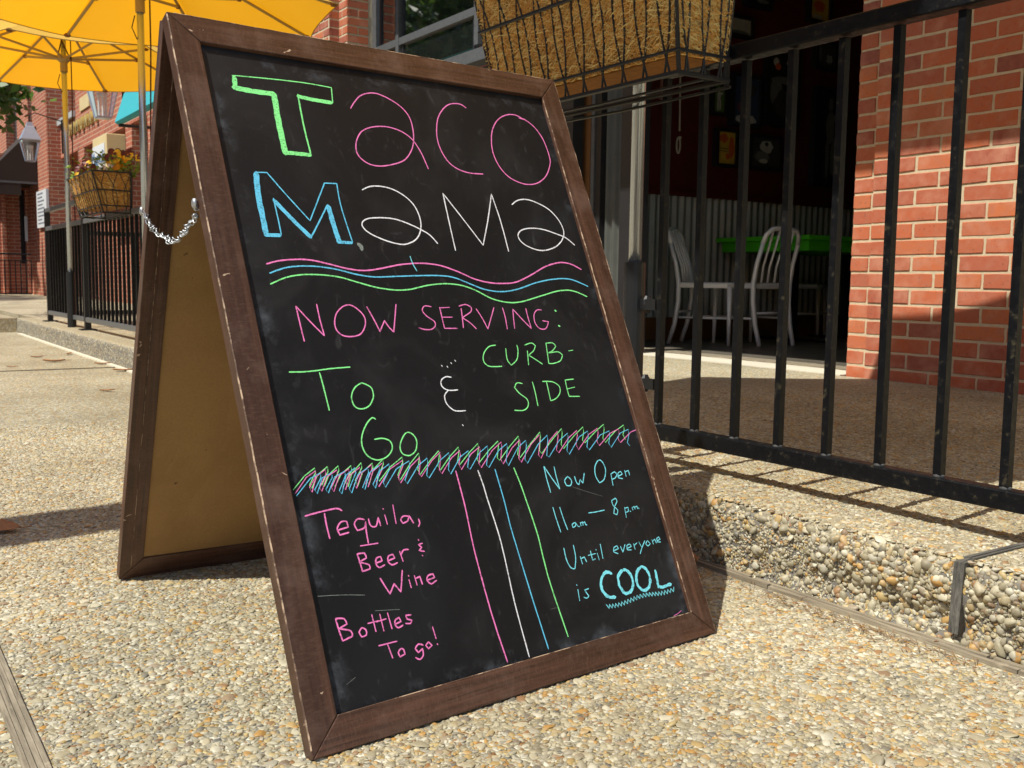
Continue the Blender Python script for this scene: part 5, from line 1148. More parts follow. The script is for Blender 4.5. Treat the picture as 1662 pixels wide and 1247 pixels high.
# chalk strokes: (word, colour, width, points) in tenths of a millimetre on the panel
STROKES=[('T','g',20,[(796,8944),(859,8957),(1489,8992),(1959,9002),(2329,8988),(2292,8729)]),('T','g',70,[(821,8933),(810,8844),(799,8749)]),('T','g',78,[(774,8760),(1024,8742),(1381,8742)]),('T','g',60,[(1739,8759),(1973,8735),(2276,8727)]),('T','g',88,[(1369,8751),(1345,8301),(1342,7796)]),('T','g',60,[(1325,7812),(1520,7814),(1732,7813)]),('T','g',30,[(1746,8789),(1726,8273),(1737,7817)]),('Taco','p',22,[(2577,8674),(2667,8791),(2818,8930),(3034,9000),(3228,8968),(3447,8857),(3576,8713),(3613,8537),(3582,8293),(3494,8086),(3319,7893),(3091,7794),(2839,7741),(2650,7766),(2523,7874),(2505,8004),(2562,8162),(2687,8310),(2885,8399),(3133,8432),(3366,8388),(3542,8269),(3639,8081),(3681,7927),(3710,7772)]),('Taco','p',22,[(4773,8972),(4671,9030),(4483,9009),(4321,8912),(4159,8725),(4068,8510),(4028,8302),(4050,8102),(4132,7929),(4277,7821),(4485,7770),(4758,7773)]),('Taco','p',22,[(5859,8929),(5968,8907),(5799,8974),(5593,8948),(5388,8836),(5219,8644),(5122,8420),(5086,8164),(5152,7919),(5312,7744),(5575,7660),(5831,7688),(6078,7828),(6258,8060),(6309,8240),(6274,8567),(6145,8796),(5963,8924)]),('M','b',80,[(844,7455),(807,7123),(803,6541)]),('M','b',70,[(789,6534),(996,6536)]),('M','b',22,[(1019,6550),(1020,6795),(1018,7089)]),('M','b',22,[(826,7464),(1003,7472),(1209,7168),(1492,6778),(1850,7381),(2045,7389),(2030,7027),(2082,6477)]),('M','b',60,[(1019,7062),(1230,6788),(1450,6527)]),('M','b',26,[(1449,6520),(1646,6792),(1820,7042)]),('M','b',75,[(1829,7022),(1843,6767),(1874,6470)]),('M','b',58,[(1849,6472),(2065,6466)]),('Mama','w',24,[(2442,7320),(2595,7386),(2793,7401),(2980,7362),(3154,7265),(3278,7121),(3325,6916),(3286,6725),(3171,6571),(2989,6484),(2830,6478),(2612,6532),(2407,6622),(2310,6718),(2318,6798),(2428,6861),(2625,6886),(2856,6880),(3077,6820),(3294,6726),(3433,6638),(3530,6510)]),('Mama','w',24,[(3827,6406),(3841,6827),(3865,7364),(4115,6957),(4379,6512),(4599,6943),(4816,7418),(4854,6956),(4853,6421)]),('Mama','w',24,[(5182,7258),(5328,7342),(5531,7372),(5758,7315),(5969,7202),(6109,7019),(6146,6832),(6069,6682),(5899,6551),(5675,6474),(5476,6464),(5258,6530),(5147,6627),(5141,6727),(5254,6813),(5458,6851),(5699,6841),(5973,6770),(6154,6706),(6305,6581)]),('wave','p',26,[(719,6115),(898,6162),(1135,6190),(1371,6186),(1637,6134),(1906,6070),(2154,6046),(2422,6079),(2784,6150),(3146,6180),(3464,6153),(3770,6058),(4035,5945),(4322,5883),(4631,5874),(4870,5907),(5190,6028),(5525,6174),(5847,6253),(6091,6234),(6298,6139)]),('wave','b',24,[(737,5984),(976,6064),(1215,6095),(1487,6090),(1758,6050),(2030,5985),(2315,5951),(2697,5966),(3093,5982),(3458,5986),(3697,5952),(3964,5850),(4199,5768),(4498,5735),(4829,5778),(5239,5890),(5647,5958),(5995,5958),(6340,5837)]),('wave','g',24,[(715,5827),(945,5921),(1188,5967),(1461,5971),(1733,5944),(2002,5871),(2277,5796),(2566,5755),(2838,5763),(3171,5830),(3504,5858),(3788,5830),(4020,5749),(4285,5617),(4577,5555),(4854,5569),(5258,5662),(5676,5753),(5974,5754),(6253,5653)]),('smear','c',26,[(2985,6289),(3002,6162),(3041,6054)]),('smear','k',60,[(2165,6455),(2206,6410),(2202,6364)]),('Now','p',22,[(1008,5514),(1013,5269),(1022,5019)]),('Now','p',22,[(1016,5504),(1163,5297),(1328,5089)]),('Now','p',22,[(1316,5543),(1316,5326),(1329,5095)]),('Now','p',22,[(1826,5530),(1689,5499),(1568,5387),(1518,5227),(1565,5114),(1689,5069),(1866,5096),(1975,5217),(1997,5348),(1921,5464),(1806,5530)]),('Now','p',22,[(2070,5502),(2142,5296),(2189,5130),(2302,5293),(2343,5203),(2408,5118),(2552,5535)]),('Serving','p',20,[(3135,5493),(3023,5505),(2967,5436),(3019,5350),(3130,5262),(3122,5193),(3039,5144),(2926,5146),(2839,5172)]),('Serving','p',20,[(3281,5485),(3276,5329),(3274,5155),(3501,5150)]),('Serving','p',20,[(3278,5475),(3453,5480)]),('Serving','p',20,[(3284,5328),(3460,5326)]),('Serving','p',20,[(3660,5464),(3639,5323),(3611,5155)]),('Serving','p',20,[(3630,5500),(3760,5527),(3848,5480),(3819,5409),(3637,5316),(3755,5233),(3840,5136)]),('Serving','p',20,[(3931,5455),(4000,5300),(4053,5131),(4172,5315),(4272,5477)]),('Serving','p',20,[(4432,5468),(4439,5311),(4418,5119)]),('Serving','p',20,[(4563,5126),(4593,5290),(4628,5444),(4762,5269),(4890,5119),(4884,5304),(4887,5453)]),('Serving','p',20,[(5194,5424),(5103,5425),(5016,5340),(4996,5209),(5060,5115),(5182,5112),(5274,5223),(5157,5244)]),('Serving','g',40,[(5473,5413),(5493,5405)]),('Serving','g',40,[(5464,5155),(5485,5147)]),('Curb','g',20,[(4120,4869),(3989,4849),(3869,4755),(3821,4635),(3878,4552),(3996,4533),(4133,4533)]),('Curb','g',20,[(4291,4810),(4265,4633),(4313,4542),(4446,4625),(4513,4766),(4520,4856)]),('Curb','g',20,[(4694,4759),(4672,4652),(4644,4527)]),('Curb','g',20,[(4671,4851),(4813,4882),(4877,4833),(4816,4755),(4696,4687),(4812,4609),(4920,4532)]),('Curb','g',20,[(5102,4873),(5078,4708),(5048,4537)]),('Curb','g',20,[(5099,4866),(5237,4869),(5286,4811),(5194,4741),(5100,4707),(5301,4718),(5373,4660),(5296,4570),(5146,4533),(5048,4537)]),('Curb','g',20,[(5527,4728),(5619,4736)]),('Side','g',20,[(4431,4243),(4330,4259),(4266,4193),(4322,4102),(4444,3989),(4423,3885),(4320,3830),(4155,3843)]),('Side','g',20,[(4631,4259),(4630,4082),(4615,3878)]),('Side','g',20,[(4904,4244),(4895,4083),(4887,3940)]),('Side','g',20,[(4828,4255),(5023,4237),(5132,4158),(5109,4051),(4999,3968),(4887,3940)]),('Side','g',20,[(5466,4259),(5287,4251),(5276,4113),(5278,3986),(5491,3971)]),('Side','g',20,[(5274,4106),(5444,4128)]),('To','g',22,[(720,4610),(994,4605),(1320,4629),(1607,4637)]),('To','g',22,[(1142,4582),(1157,4337),(1165,4063)]),('To','g',22,[(1715,4402),(1599,4340),(1527,4220),(1541,4096),(1629,4049),(1755,4080),(1852,4198),(1856,4324),(1779,4385),(1705,4402)]),('Go','g',22,[(1809,3890),(1766,3918),(1662,3840),(1560,3697),(1524,3548),(1573,3408),(1706,3339),(1868,3377),(1961,3475),(1952,3574),(1845,3624),(1725,3620)]),('Go','g',22,[(2237,3666),(2149,3596),(2083,3478),(2100,3384),(2207,3351),(2311,3409),(2361,3529),(2333,3626),(2246,3672)]),('amp','w',22,[(3180,4410),(3087,4421),(2996,4370),(2985,4287),(3069,4222),(3240,4215)]),('amp','w',22,[(3067,4216),(2988,4138),(2994,4023),(3080,3924),(3170,3904),(3282,3902)]),('amp','w',20,[(3064,4597),(3074,4580)]),('amp','w',20,[(3155,4579),(3165,4562)]),('amp','w',20,[(3235,4630),(3245,4612)]),('amp','w',20,[(3314,4664),(3325,4646)]),('amp','w',20,[(3170,3703),(3180,3686)]),('Tequila','p',24,[(532,2751),(738,2773),(966,2787),(1040,2749)]),('Tequila','p',24,[(796,2748),(790,2595),(797,2431)]),('Tequila','p',24,[(921,2514),(1078,2535),(1075,2605),(1002,2616),(927,2540),(944,2452),(1073,2467)]),('Tequila','p',24,[(1324,2594),(1232,2617),(1171,2556),(1197,2473),(1299,2492),(1337,2567),(1315,2448),(1308,2292)]),('Tequila','p',24,[(1188,2277),(1441,2271)]),('Tequila','p',24,[(1383,2596),(1392,2506),(1467,2488),(1525,2593),(1534,2485)]),('Tequila','p',24,[(1627,2614),(1635,2488)]),('Tequila','p',24,[(1619,2697),(1629,2689)]),('Tequila','p',24,[(1777,2726),(1763,2480)]),('Tequila','p',24,[(1978,2547),(1890,2559),(1846,2518),(1867,2472),(1942,2490),(1981,2557),(2023,2450)]),('Tequila','p',24,[(2110,2491),(2116,2436),(2084,2394)]),('Beer','p',24,[(1120,2185),(1136,2063),(1142,1960)]),('Beer','p',24,[(1120,2185),(1222,2178),(1234,2115),(1122,2082),(1251,2026),(1250,1975),(1142,1960)]),('Beer','p',24,[(1341,2028),(1443,2045),(1437,2098),(1376,2091),(1348,2027),(1384,1969),(1468,1989)]),('Beer','p',24,[(1527,2031),(1631,2048),(1615,2097),(1550,2090),(1525,2024),(1571,1971),(1655,1985)]),('Beer','p',24,[(1723,2121),(1741,1988)]),('Beer','p',24,[(1729,2067),(1786,2129),(1858,2124)]),('Beer','p',24,[(2086,2170),(2022,2162),(2060,2120),(2013,2085),(2087,2062)]),('Beer','p',24,[(2035,2228),(2040,2216)]),('Beer','p',24,[(2042,2019),(2047,2008)]),('Wine','p',24,[(1363,1835),(1416,1706),(1454,1621),(1542,1734),(1612,1618),(1700,1880)]),('Wine','p',24,[(1766,1746),(1771,1641)]),('Wine','p',24,[(1769,1801),(1774,1790)]),('Wine','p',24,[(1858,1782),(1866,1658)]),('Wine','p',24,[(1868,1745),(1934,1758),(1947,1654)]),('Wine','p',24,[(2020,1693),(2149,1706),(2134,1758),(2055,1747),(2028,1692),(2076,1637),(2168,1667)]),('Bottles','p',24,[(653,1471),(666,1338),(687,1198)]),('Bottles','p',24,[(653,1471),(764,1448),(785,1379),(668,1348),(819,1290),(822,1225),(687,1198)]),('Bottles','p',24,[(970,1298),(921,1252),(944,1192),(1010,1201),(1018,1265),(970,1298)]),('Bottles','p',24,[(1140,1422),(1149,1214)]),('Bottles','p',24,[(1064,1331),(1217,1333)]),('Bottles','p',24,[(1251,1406),(1257,1199)]),('Bottles','p',24,[(1185,1326),(1322,1335)]),('Bottles','p',24,[(1359,1402),(1374,1201)]),('Bottles','p',24,[(1428,1247),(1519,1262),(1505,1315),(1450,1299),(1428,1247),(1462,1196),(1538,1214)]),('Bottles','p',24,[(1680,1314),(1606,1322),(1614,1276),(1675,1247),(1645,1212),(1577,1226)]),('To go','p',24,[(1144,1041),(1403,1041)]),('To go','p',24,[(1266,1038),(1297,859)]),('To go','p',24,[(1436,944),(1387,905),(1404,852),(1475,869),(1471,927),(1436,944)]),('To go','p',24,[(1756,918),(1694,945),(1635,901),(1667,843),(1737,878),(1727,796),(1665,760),(1614,795)]),('To go','p',24,[(1843,940),(1793,906),(1821,860),(1882,887),(1843,940)]),('To go','p',24,[(1950,1105),(1962,955)]),('To go','p',24,[(1961,890),(1966,879)]),('smear','w',12,[(484,1773),(794,1731),(1106,1672)]),('smear','k',12,[(1199,1460),(1538,1410)]),('smear','w',10,[(624,700),(752,752)]),('line','p',24,[(2872,3060),(2879,2817),(2882,2513),(2863,2066),(2866,1695),(2893,1036),(2955,434)]),('line','w',22,[(3240,3026),(3269,2808),(3280,2612),(3326,1993),(3304,1173),(3321,423)]),('line','b',22,[(3535,3012),(3555,2577),(3554,2188),(3575,1801),(3618,1113),(3670,454)]),('line','g',24,[(3870,2995),(3911,2770),(3939,2532),(3985,2027),(3980,1635),(3987,1278),(4057,538)]),('Now Open','c',20,[(4420,2561),(4414,2778),(4422,2957),(4511,2767),(4606,2590),(4602,2774),(4610,2929)]),('Now Open','c',20,[(4821,2758),(4743,2705),(4752,2627),(4830,2617),(4873,2689),(4821,2758)]),('Now Open','c',20,[(4952,2743),(4962,2643),(4997,2611),(5046,2686),(5079,2622),(5159,2769)]),('Now Open','c',20,[(5510,2931),(5406,2841),(5369,2701),(5409,2589),(5519,2630),(5602,2765),(5589,2886),(5522,2937)]),('Now Open','c',20,[(5690,2700),(5668,2515)]),('Now Open','c',20,[(5687,2693),(5779,2719),(5809,2668),(5743,2621),(5682,2614)]),('Now Open','c',20,[(5814,2642),(5922,2666),(5905,2712),(5837,2691),(5820,2620),(5904,2595)]),('Now Open','c',20,[(5992,2720),(5989,2622)]),('Now Open','c',20,[(5997,2694),(6073,2711),(6073,2634)]),('hours','c',18,[(4390,2344),(4398,2150),(4415,1969)]),('hours','c',18,[(4515,2327),(4529,2148),(4552,1986)]),('hours','c',18,[(4728,2068),(4663,2050),(4660,2003),(4719,2018),(4729,2072),(4760,2006)]),('hours','c',18,[(4822,2055),(4822,2003)]),('hours','c',18,[(4823,2044),(4868,2058),(4863,2004)]),('hours','c',18,[(4871,2041),(4912,2052),(4913,2004)]),('hours','c',18,[(4777,2003),(4784,1999)]),('hours','c',18,[(4928,2008),(4934,2001)]),('hours','c',18,[(5032,2170),(5183,2166),(5358,2170)]),('hours','c',18,[(5640,2310),(5552,2293),(5556,2214),(5622,2134),(5582,2068),(5525,2094),(5581,2193),(5659,2271),(5630,2322)]),('hours','c',18,[(5776,2156),(5756,2001)]),('hours','c',18,[(5775,2141),(5846,2146),(5833,2087),(5770,2078)]),('hours','c',18,[(5930,2135),(5933,2091)]),('hours','c',18,[(5932,2127),(5984,2145),(5985,2098)]),('hours','c',18,[(5993,2130),(6041,2138),(6040,2098)]),('hours','c',18,[(5871,2085),(5878,2077)]),('hours','c',18,[(6063,2106),(6070,2097)]),('Until','c',20,[(4392,1739),(4385,1567),(4429,1444),(4496,1422),(4561,1571),(4581,1752)]),('Until','c',20,[(4651,1573),(4656,1462)]),('Until','c',20,[(4652,1539),(4725,1554),(4743,1480)]),('Until','c',20,[(4870,1621),(4867,1486),(4928,1493)]),('Until','c',20,[(4805,1564),(4955,1567)]),('Until','c',20,[(4988,1568),(4992,1466)]),('Until','c',20,[(4981,1624),(4987,1616)]),('Until','c',20,[(5092,1688),(5069,1476)]),('everyone','c',18,[(5306,1550),(5421,1567),(5409,1610),(5338,1597),(5314,1532),(5389,1495)]),('everyone','c',18,[(5474,1593),(5492,1503),(5574,1605)]),('everyone','c',18,[(5588,1540),(5692,1558),(5673,1596),(5610,1585),(5595,1521),(5677,1508)]),('everyone','c',18,[(5753,1590),(5754,1506)]),('everyone','c',18,[(5758,1565),(5827,1593)]),('everyone','c',18,[(5870,1600),(5897,1518)]),('everyone','c',18,[(5998,1598),(5902,1507),(5830,1423)]),('everyone','c',18,[(6049,1590),(5999,1552),(6033,1511),(6093,1537),(6059,1589)]),('everyone','c',18,[(6151,1592),(6157,1520)]),('everyone','c',18,[(6155,1566),(6215,1589),(6230,1526)]),('everyone','c',18,[(6253,1558),(6330,1571),(6310,1611),(6262,1593),(6256,1540),(6323,1529)]),('is','c',20,[(4449,1128),(4428,969)]),('is','c',20,[(4447,1197),(4452,1186)]),('is','c',20,[(4648,1104),(4571,1099),(4589,1053),(4617,1005),(4572,980),(4519,1004)]),('Cool','c',46,[(5155,1234),(5063,1274),(4960,1218),(4898,1112),(4913,992),(4997,910),(5107,896)]),('Cool','c',46,[(5389,1244),(5274,1179),(5244,1049),(5302,919),(5419,915),(5509,1000),(5528,1134),(5467,1224),(5393,1244)]),('Cool','c',46,[(5757,1226),(5644,1148),(5602,1018),(5655,905),(5771,890),(5873,986),(5888,1123),(5826,1214),(5759,1232)]),('Cool','c',46,[(6040,1131),(6015,884),(6107,863),(6290,876)]),('Cool','c',16,[(4897,826),(4931,762),(4956,819),(4990,755),(5015,813),(5050,749),(5076,809),(5112,747),(5138,808),(5175,747),(5202,810),(5239,751),(5267,815),(5304,757),(5333,822),(5371,764),(5400,829),(5438,771),(5467,837),(5505,778),(5534,843),(5572,783),(5600,846),(5637,784),(5666,846),(5702,783),(5730,844),(5767,778),(5794,838),(5830,772),(5858,831),(5894,764),(5921,823),(5957,756),(5985,816),(6022,750),(6051,811),(6088,746),(6118,809),(6156,746),(6186,810),(6225,748),(6257,814),(6296,753),(6328,821)]),('smear','p',14,[(6158,412),(6256,427),(6344,455)]),('smear','w',12,[(6018,402),(6142,398),(6255,403)]),('smear','w',8,[(3878,957),(3982,955)]),('smear','w',6,[(4854,2594),(5073,2503),(5401,2376)]),('scribble','g',15,[(451,3092),(637,3249),(795,3333),(789,3270),(675,3123),(699,3081),(812,3239),(971,3331),(965,3268),(842,3107),(872,3087),(969,3228),(1123,3325),(1117,3261),(989,3099),(1016,3066),(1136,3212),(1303,3308),(1297,3243),(1176,3104),(1196,3039),(1297,3215),(1456,3328),(1449,3262),(1316,3110),(1333,3030),(1450,3207),(1617,3309),(1610,3244),(1478,3089),(1501,3035),(1614,3225),(1782,3341),(1775,3275),(1633,3098),(1660,3059),(1859,3223),(2081,3341),(2073,3274),(1953,3106),(1974,3039),(2181,3239),(2350,3371),(2341,3303),(2277,3143),(2298,3076),(2505,3250),(2676,3370),(2667,3300),(2607,3163),(2629,3100),(2838,3275),(3011,3390),(3001,3320),(2936,3180),(2968,3144),(3177,3299),(3353,3409),(3342,3337),(3270,3180),(3301,3139),(3525,3299),(3712,3412),(3700,3339),(3624,3169),(3656,3130),(3900,3316),(4101,3451),(4089,3377),(4002,3179),(4033,3132),(4299,3326),(4520,3476),(4507,3400),(4417,3194),(4450,3150),(4727,3348),(4953,3493),(4939,3416),(4861,3251),(4886,3182),(5164,3363),(5389,3482),(5373,3404),(5303,3274),(5339,3231),(5605,3382),(5826,3487),(5810,3407),(5730,3266),(5757,3197),(6032,3359),(6249,3441),(6232,3361),(6174,3287),(6197,3204)]),('scribble','p',15,[(466,3043),(656,3227),(796,3293),(790,3230),(671,3096),(691,3033),(791,3223),(934,3297),(928,3234),(800,3073),(824,3028),(939,3204),(1092,3274),(1086,3210),(964,3063),(985,3002),(1104,3195),(1260,3271),(1253,3207),(1124,3042),(1151,3007),(1265,3189),(1423,3273),(1416,3208),(1286,3053),(1310,3006),(1432,3197),(1596,3289),(1589,3223),(1453,3047),(1478,3001),(1596,3199),(1759,3291),(1752,3224),(1613,3056),(1633,2988),(1852,3200),(2072,3294),(2064,3227),(1950,3072),(1969,2997),(2184,3207),(2348,3307),(2339,3239),(2279,3088),(2306,3044),(2522,3240),(2692,3347),(2683,3278),(2613,3103),(2638,3047),(2855,3251),(3021,3339),(3011,3269),(2952,3150),(2970,3068),(3198,3274),(3369,3358),(3358,3287),(3286,3126),(3309,3061),(3572,3288),(3765,3390),(3754,3318),(3681,3146),(3702,3070),(3931,3288),(4110,3393),(4097,3319),(4004,3124),(4030,3061),(4293,3307),(4495,3437),(4482,3361),(4379,3133),(4410,3082),(4662,3332),(4859,3458),(4846,3382),(4742,3176),(4775,3128),(5040,3337),(5244,3437),(5229,3360),(5151,3221),(5173,3138),(5465,3355),(5678,3437),(5662,3358),(5589,3230),(5615,3159),(5904,3331),(6115,3387),(6099,3306),(6044,3232),(6073,3166),(6362,3315),(6575,3356),(6557,3274),(6498,3195),(6518,3101)]),('scribble','b',15,[(475,3011),(706,3207),(855,3258),(849,3195),(734,3059),(756,3006),(867,3195),(1011,3249),(1005,3185),(884,3044),(907,2994),(1039,3186),(1197,3246),(1191,3182),(1064,3006),(1088,2960),(1204,3191),(1355,3273),(1348,3208),(1207,3014),(1228,2953),(1371,3179),(1538,3255),(1531,3189),(1397,3004),(1426,2977),(1545,3186),(1704,3265),(1696,3199),(1557,3028),(1580,2974),(1700,3191),(1859,3270),(1851,3204),(1710,3037),(1730,2969),(1953,3193),(2173,3278),(2165,3210),(2042,3028),(2066,2975),(2297,3200),(2464,3288),(2456,3220),(2392,3050),(2421,3012),(2659,3234),(2832,3326),(2823,3256),(2758,3093),(2780,3027),(3003,3249),(3164,3322),(3154,3251),(3082,3090),(3115,3058),(3339,3273),(3506,3358),(3496,3286),(3408,3085),(3440,3046),(3680,3272),(3857,3359),(3846,3286),(3764,3106),(3787,3036),(4034,3279),(4216,3376),(4204,3302),(4110,3101),(4134,3032),(4428,3297),(4641,3415),(4627,3339),(4530,3110),(4568,3084),(4844,3315),(5046,3411),(5032,3335),(4940,3145),(4968,3085),(5257,3333),(5459,3410),(5444,3332),(5355,3163),(5387,3111),(5695,3325),(5906,3372),(5889,3293),(5823,3178),(5850,3108),(6129,3319),(6323,3361),(6306,3280),(6220,3148),(6255,3095)])]

def m_marker(name, c):
    k = NT(name); p = k.n('ShaderNodeTexCoord').outputs['Object']; n = k.noise(420, 4, p, .8)
    n2 = k.noise(60, 3, p); n = k.math('ADD', n, k.math('MULTIPLY', n2, .25)); k.set(k.mix(k.ramp(n, [(.48, 0), (.62, 1)]), [x * .35 for x in c], c), .7); return k.m
CHK = dict(g=m_marker('green_chalk', (.26, .92, .30)), p=m_marker('pink_chalk', (.94, .22, .56)), b=m_marker('blue_chalk', (.13, .60, .88)), c=m_marker('cyan_chalk', (.22, .80, .92)), w=m_marker('white_chalk', (.86, .86, .90)), k=m_marker('faint_chalk', (.22, .25, .23)))
def smooth_pts(pts, hard=False):
    if len(pts) < 3: return pts
    # keep sharp corners, round the rest
    P_ = [np.array(p, float) for p in pts]; out = [P_[0]]
    thr = .62 if hard else .25
    def sharp(i):
        a = P_[i] - P_[i-1]; b = P_[i+1] - P_[i]; la, lb = np.linalg.norm(a), np.linalg.norm(b)
        return la < 1e-6 or lb < 1e-6 or (a @ b) / (la * lb) < thr
    closed = np.linalg.norm(P_[0] - P_[-1]) < 40 and len(P_) > 6
    for i in range(len(P_) - 1):
        p1, p2 = P_[i], P_[i+1]
        p0 = P_[i-1] if i > 0 and not sharp(i) else (P_[-2] if (i == 0 and closed) else p1)
        p3 = P_[i+2] if i + 2 < len(P_) and not sharp(i+1) else (P_[1] if (i + 2 == len(P_) and closed) else p2)
        n = max(2, min(9, int(np.linalg.norm(p2 - p1) / 25)))
        for j_ in range(1, n + 1):
            t = j_ / n; out.append(.5 * ((2*p1) + (-p0 + p2)*t + (2*p0 - 5*p1 + 4*p2 - p3)*t*t + (-p0 + 3*p1 - 3*p2 + p3)*t**3))
    return out
groups = {}
for i, (wd, c, w_, pts) in enumerate(STROKES):
    hh = .00022 + (i % 7) * .00004; sp_ = smooth_pts(pts, wd in ('T', 'M')) if wd != 'scribble' else [np.array(q, float) for q in pts]; c = 'k' if (wd == 'smear' and c == 'w') else c; mb = groups.setdefault((wd, c), MB()); r = random.Random(i)
    if wd == 'hours' and len(pts) == 2 and abs(pts[0][0] - pts[1][0]) < 25 and abs(pts[0][1] - pts[1][1]) < 25: w_ = 30
    n = len(sp_); L_, R_ = [], []; ns = []
    for k_ in range(n):
        a = sp_[min(k_+1, n-1)] - sp_[max(k_-1, 0)] if n > 2 else np.array(sp_[1], float) - np.array(sp_[0], float); l_ = np.linalg.norm(a) or 1; ns.append(np.array([-a[1], a[0]]) / l_)
    jitr = .16 if w_ < 40 else .10
    if wd == 'Cool' and w_ > 30: jitr = .3
    hw = w_ * (.5 if w_ >= 40 else (.41 if wd != 'smear' else .28))
    for k_ in range(n):
        p_ = np.array(sp_[k_], float); wl, wr = hw * (1 + r.uniform(-jitr, jitr)), hw * (1 + r.uniform(-jitr, jitr))
        if k_ in (0, n - 1): wl *= .75; wr *= .75
        a = p_ + ns[k_] * wl; b = p_ - ns[k_] * wr; L_.append(a); R_.append(b)
    # rounded ends
    d0 = np.array(sp_[0], float) - np.array(sp_[1], float); d0 /= (np.linalg.norm(d0) or 1); d1 = np.array(sp_[-1], float) - np.array(sp_[-2], float); d1 /= (np.linalg.norm(d1) or 1)
    to = lambda q: F1(q[0] * 1e-4, q[1] * 1e-4, -RD + hh)
    vs = []
    for a, b in zip(L_, R_): vs += [to(a), to(b)]
    fs = [(2*k_, 2*k_+1, 2*k_+3, 2*k_+2) for k_ in range(n - 1)]
    vs += [to(np.array(sp_[0], float) + d0 * hw * .7), to(np.array(sp_[-1], float) + d1 * hw * .7)]; fs += [(0, 2*n, 1), (2*n-2, 2*n-1, 2*n+1)]
    mb.add(vs, fs)
NAMES = {'T': 'letter T', 'M': 'letter M', 'wave': 'wavy line', 'line': 'upright line', 'scribble': 'zigzag band', 'smear': 'chalk smear', 'amp': 'and sign', 'hours': 'hours 11 a.m. - 8 p.m.', 'Cool': 'word COOL with a zigzag underline'}
CN = dict(g='green', p='pink', b='blue', c='cyan', w='white', k='faint grey')
for (wd, c), mb in groups.items():
    mb.build('chalk_lettering', CHK[c], panel, label='%s %s in chalk' % (CN[c], NAMES.get(wd, 'word ' + wd)))
# back leaf
BL2 = Vector((.390, 1.8215, .0035)); bw2 = Vector((1, 0, 0)); top2 = Vector((.390, 1.455, .887)); bu2 = (top2 - BL2); H2 = bu2.length; bu2.normalize(); bu2 = (bu2 - bw2 * bu2.dot(bw2)).normalized(); bn2 = bw2.cross(bu2).normalized()   # bn2 points towards the viewer (inner face)
F2 = lambda a, b, c: BL2 + bu2 * b + bn2 * c + Vector((1, .084 * b / H2, 0)).normalized() * a
Wu2 = m_boardwood('stained_back_upright', bw2, bu2, bn2, 'u'); Ww2 = m_boardwood('stained_back_crosspiece', bw2, bu2, bn2, 'w')
fr2 = frame(sign, F2, BW_, H2, (Wu2, Ww2))
arris(fr2[0], jit(F2, .019, .02, .019, H2 - .02, .0001, 8), .0004)
m = MB(); cs = ((e_, e_), (BW_ - e_, e_), (BW_ - e_, H2 - e_), (e_, H2 - e_)); m.hexa([F2(a, b, -.013) for a, b in cs], [F2(a, b, -.004) for a, b in cs])
k = NT('brown_hardboard'); n = k.noise(260, 5); n3 = k.noise(7, 5); c_ = k.mix(n, (.31, .175, .060), (.46, .27, .10)); c_ = k.mix(k.ramp(n3, [(.4, 0), (.75, .6)]), c_, (.22, .115, .036)); c_ = k.mix(k.ramp(k.noise(60, 2), [(.77, 0), (.79, .8)]), c_, (.07, .04, .02)); c_ = k.mix(k.ramp(k.noise(3, 6, None, .7, 2), [(.58, 0), (.66, .3)]), c_, (.46, .30, .13)); k.set(c_, .7); k.bump(n, .0004, .4); M['mdf'] = k.m
m.build('back_panel', M['mdf'], sign)
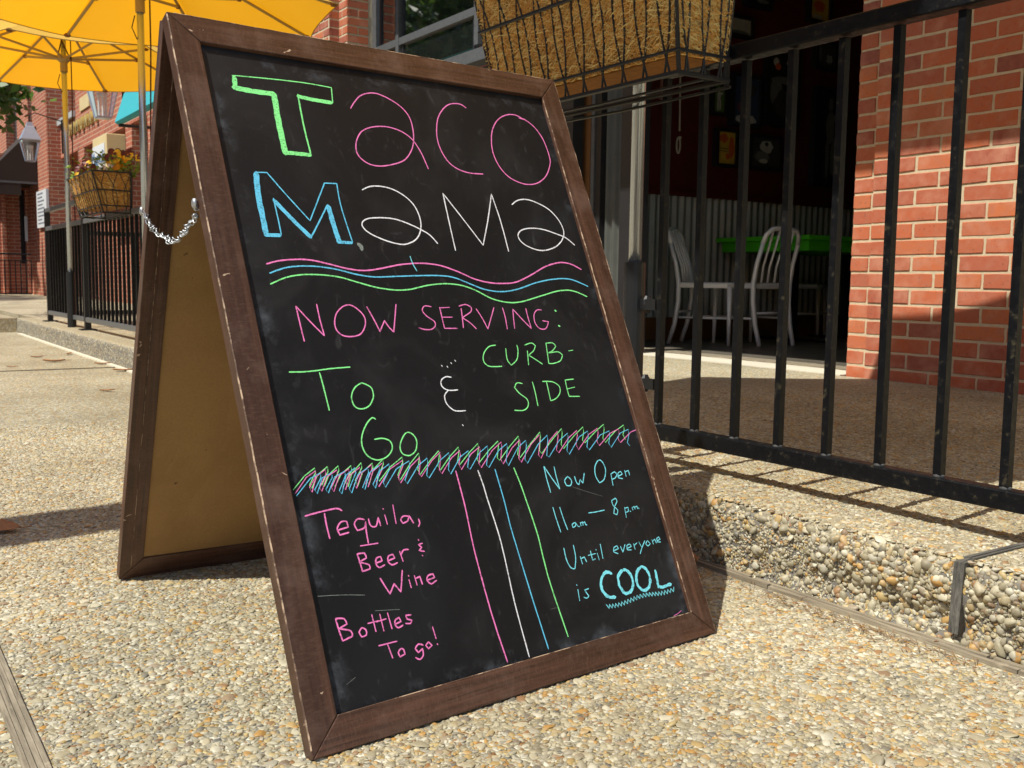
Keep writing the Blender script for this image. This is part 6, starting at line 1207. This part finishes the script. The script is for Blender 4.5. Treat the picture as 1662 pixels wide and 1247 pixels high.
# hinge leaves between the two frames
for a in (.10, .58):
    m = MB(); p1 = F1(a, BH_ - .015, -FT - .001); m.tube([p1 - bw * .025 + Vector((0, .006, .006)), p1 + bw * .025 + Vector((0, .006, .006))], .004, 8); m.build('hinge', M['galv'], sign)
# knotted chain
def on_side(px, py, F, wconst=-.002):
    """point on the plane just outside a leaf's left side"""
    n_ = bw; o_ = F(wconst, 0, 0); d = Vector(ray(px, py)); t_ = (o_ - Vector(CAMP)).dot(n_) / d.dot(n_); return Vector(CAMP) + d * t_
pa = on_side(318, 333, F1); pb = on_side(232, 345, F2); mid = on_side(283, 391, F1) + Vector((-.002, 0, 0))
path = [pa]; NL = 38
ctrl = [pa, on_side(317, 352, F1), on_side(308, 364, F1), on_side(298, 380, F1), mid, on_side(268, 388, F1), on_side(252, 375, F1), on_side(243, 362, F1), pb]
def cr_(P_, t):
    n = len(P_) - 1; f = t * n; i = min(int(f), n - 1); f -= i; p0, p1, p2, p3 = P_[max(i-1, 0)], P_[i], P_[i+1], P_[min(i+2, n)]
    return .5 * ((2*p1) + (p2 - p0)*f + (2*p0 - 5*p1 + 4*p2 - p3)*f*f + (3*p1 - p0 - 3*p2 + p3)*f**3)
chm = MB()
for s_, p_ in ((1, pa), (1, pb)): chm.disc_ball(p_ + Vector((-.002, 0, .002)), .0062, 10, 6, (.6, 1, 1.2))
chain = chm.build('chain', M['galv'], sign, True)
for i in range(NL):
    t0 = (i + .1) / NL; t1 = (i + 1.25) / NL; a, b = cr_(ctrl, t0), cr_(ctrl, min(t1, 1)); d = (b - a).normalized(); r = random.Random(i)
    up = d.orthogonal().normalized(); up.rotate(Matrix.Rotation(i * 1.35 + r.uniform(-.4, .4), 3, d)); L_ = (b - a).length * .62; wd = .0036; c = (a + b) / 2 + Vector((r.gauss(0, .0010), r.gauss(0, .0022), r.gauss(0, .0022)))
    side = up; out = d.cross(up); m = MB(); pts = []
    for k_ in range(12):
        u_ = 2 * math.pi * k_ / 12; pts.append(c + d * (L_ * math.cos(u_)) + side * (wd * math.sin(u_) * (1 if abs(math.cos(u_)) < .8 else .8)) + out * (.0016 * math.sin(2 * u_)))
    m.tube(pts, .0009, 6, closed=True); m.build('link', M['galv'], chain, True)
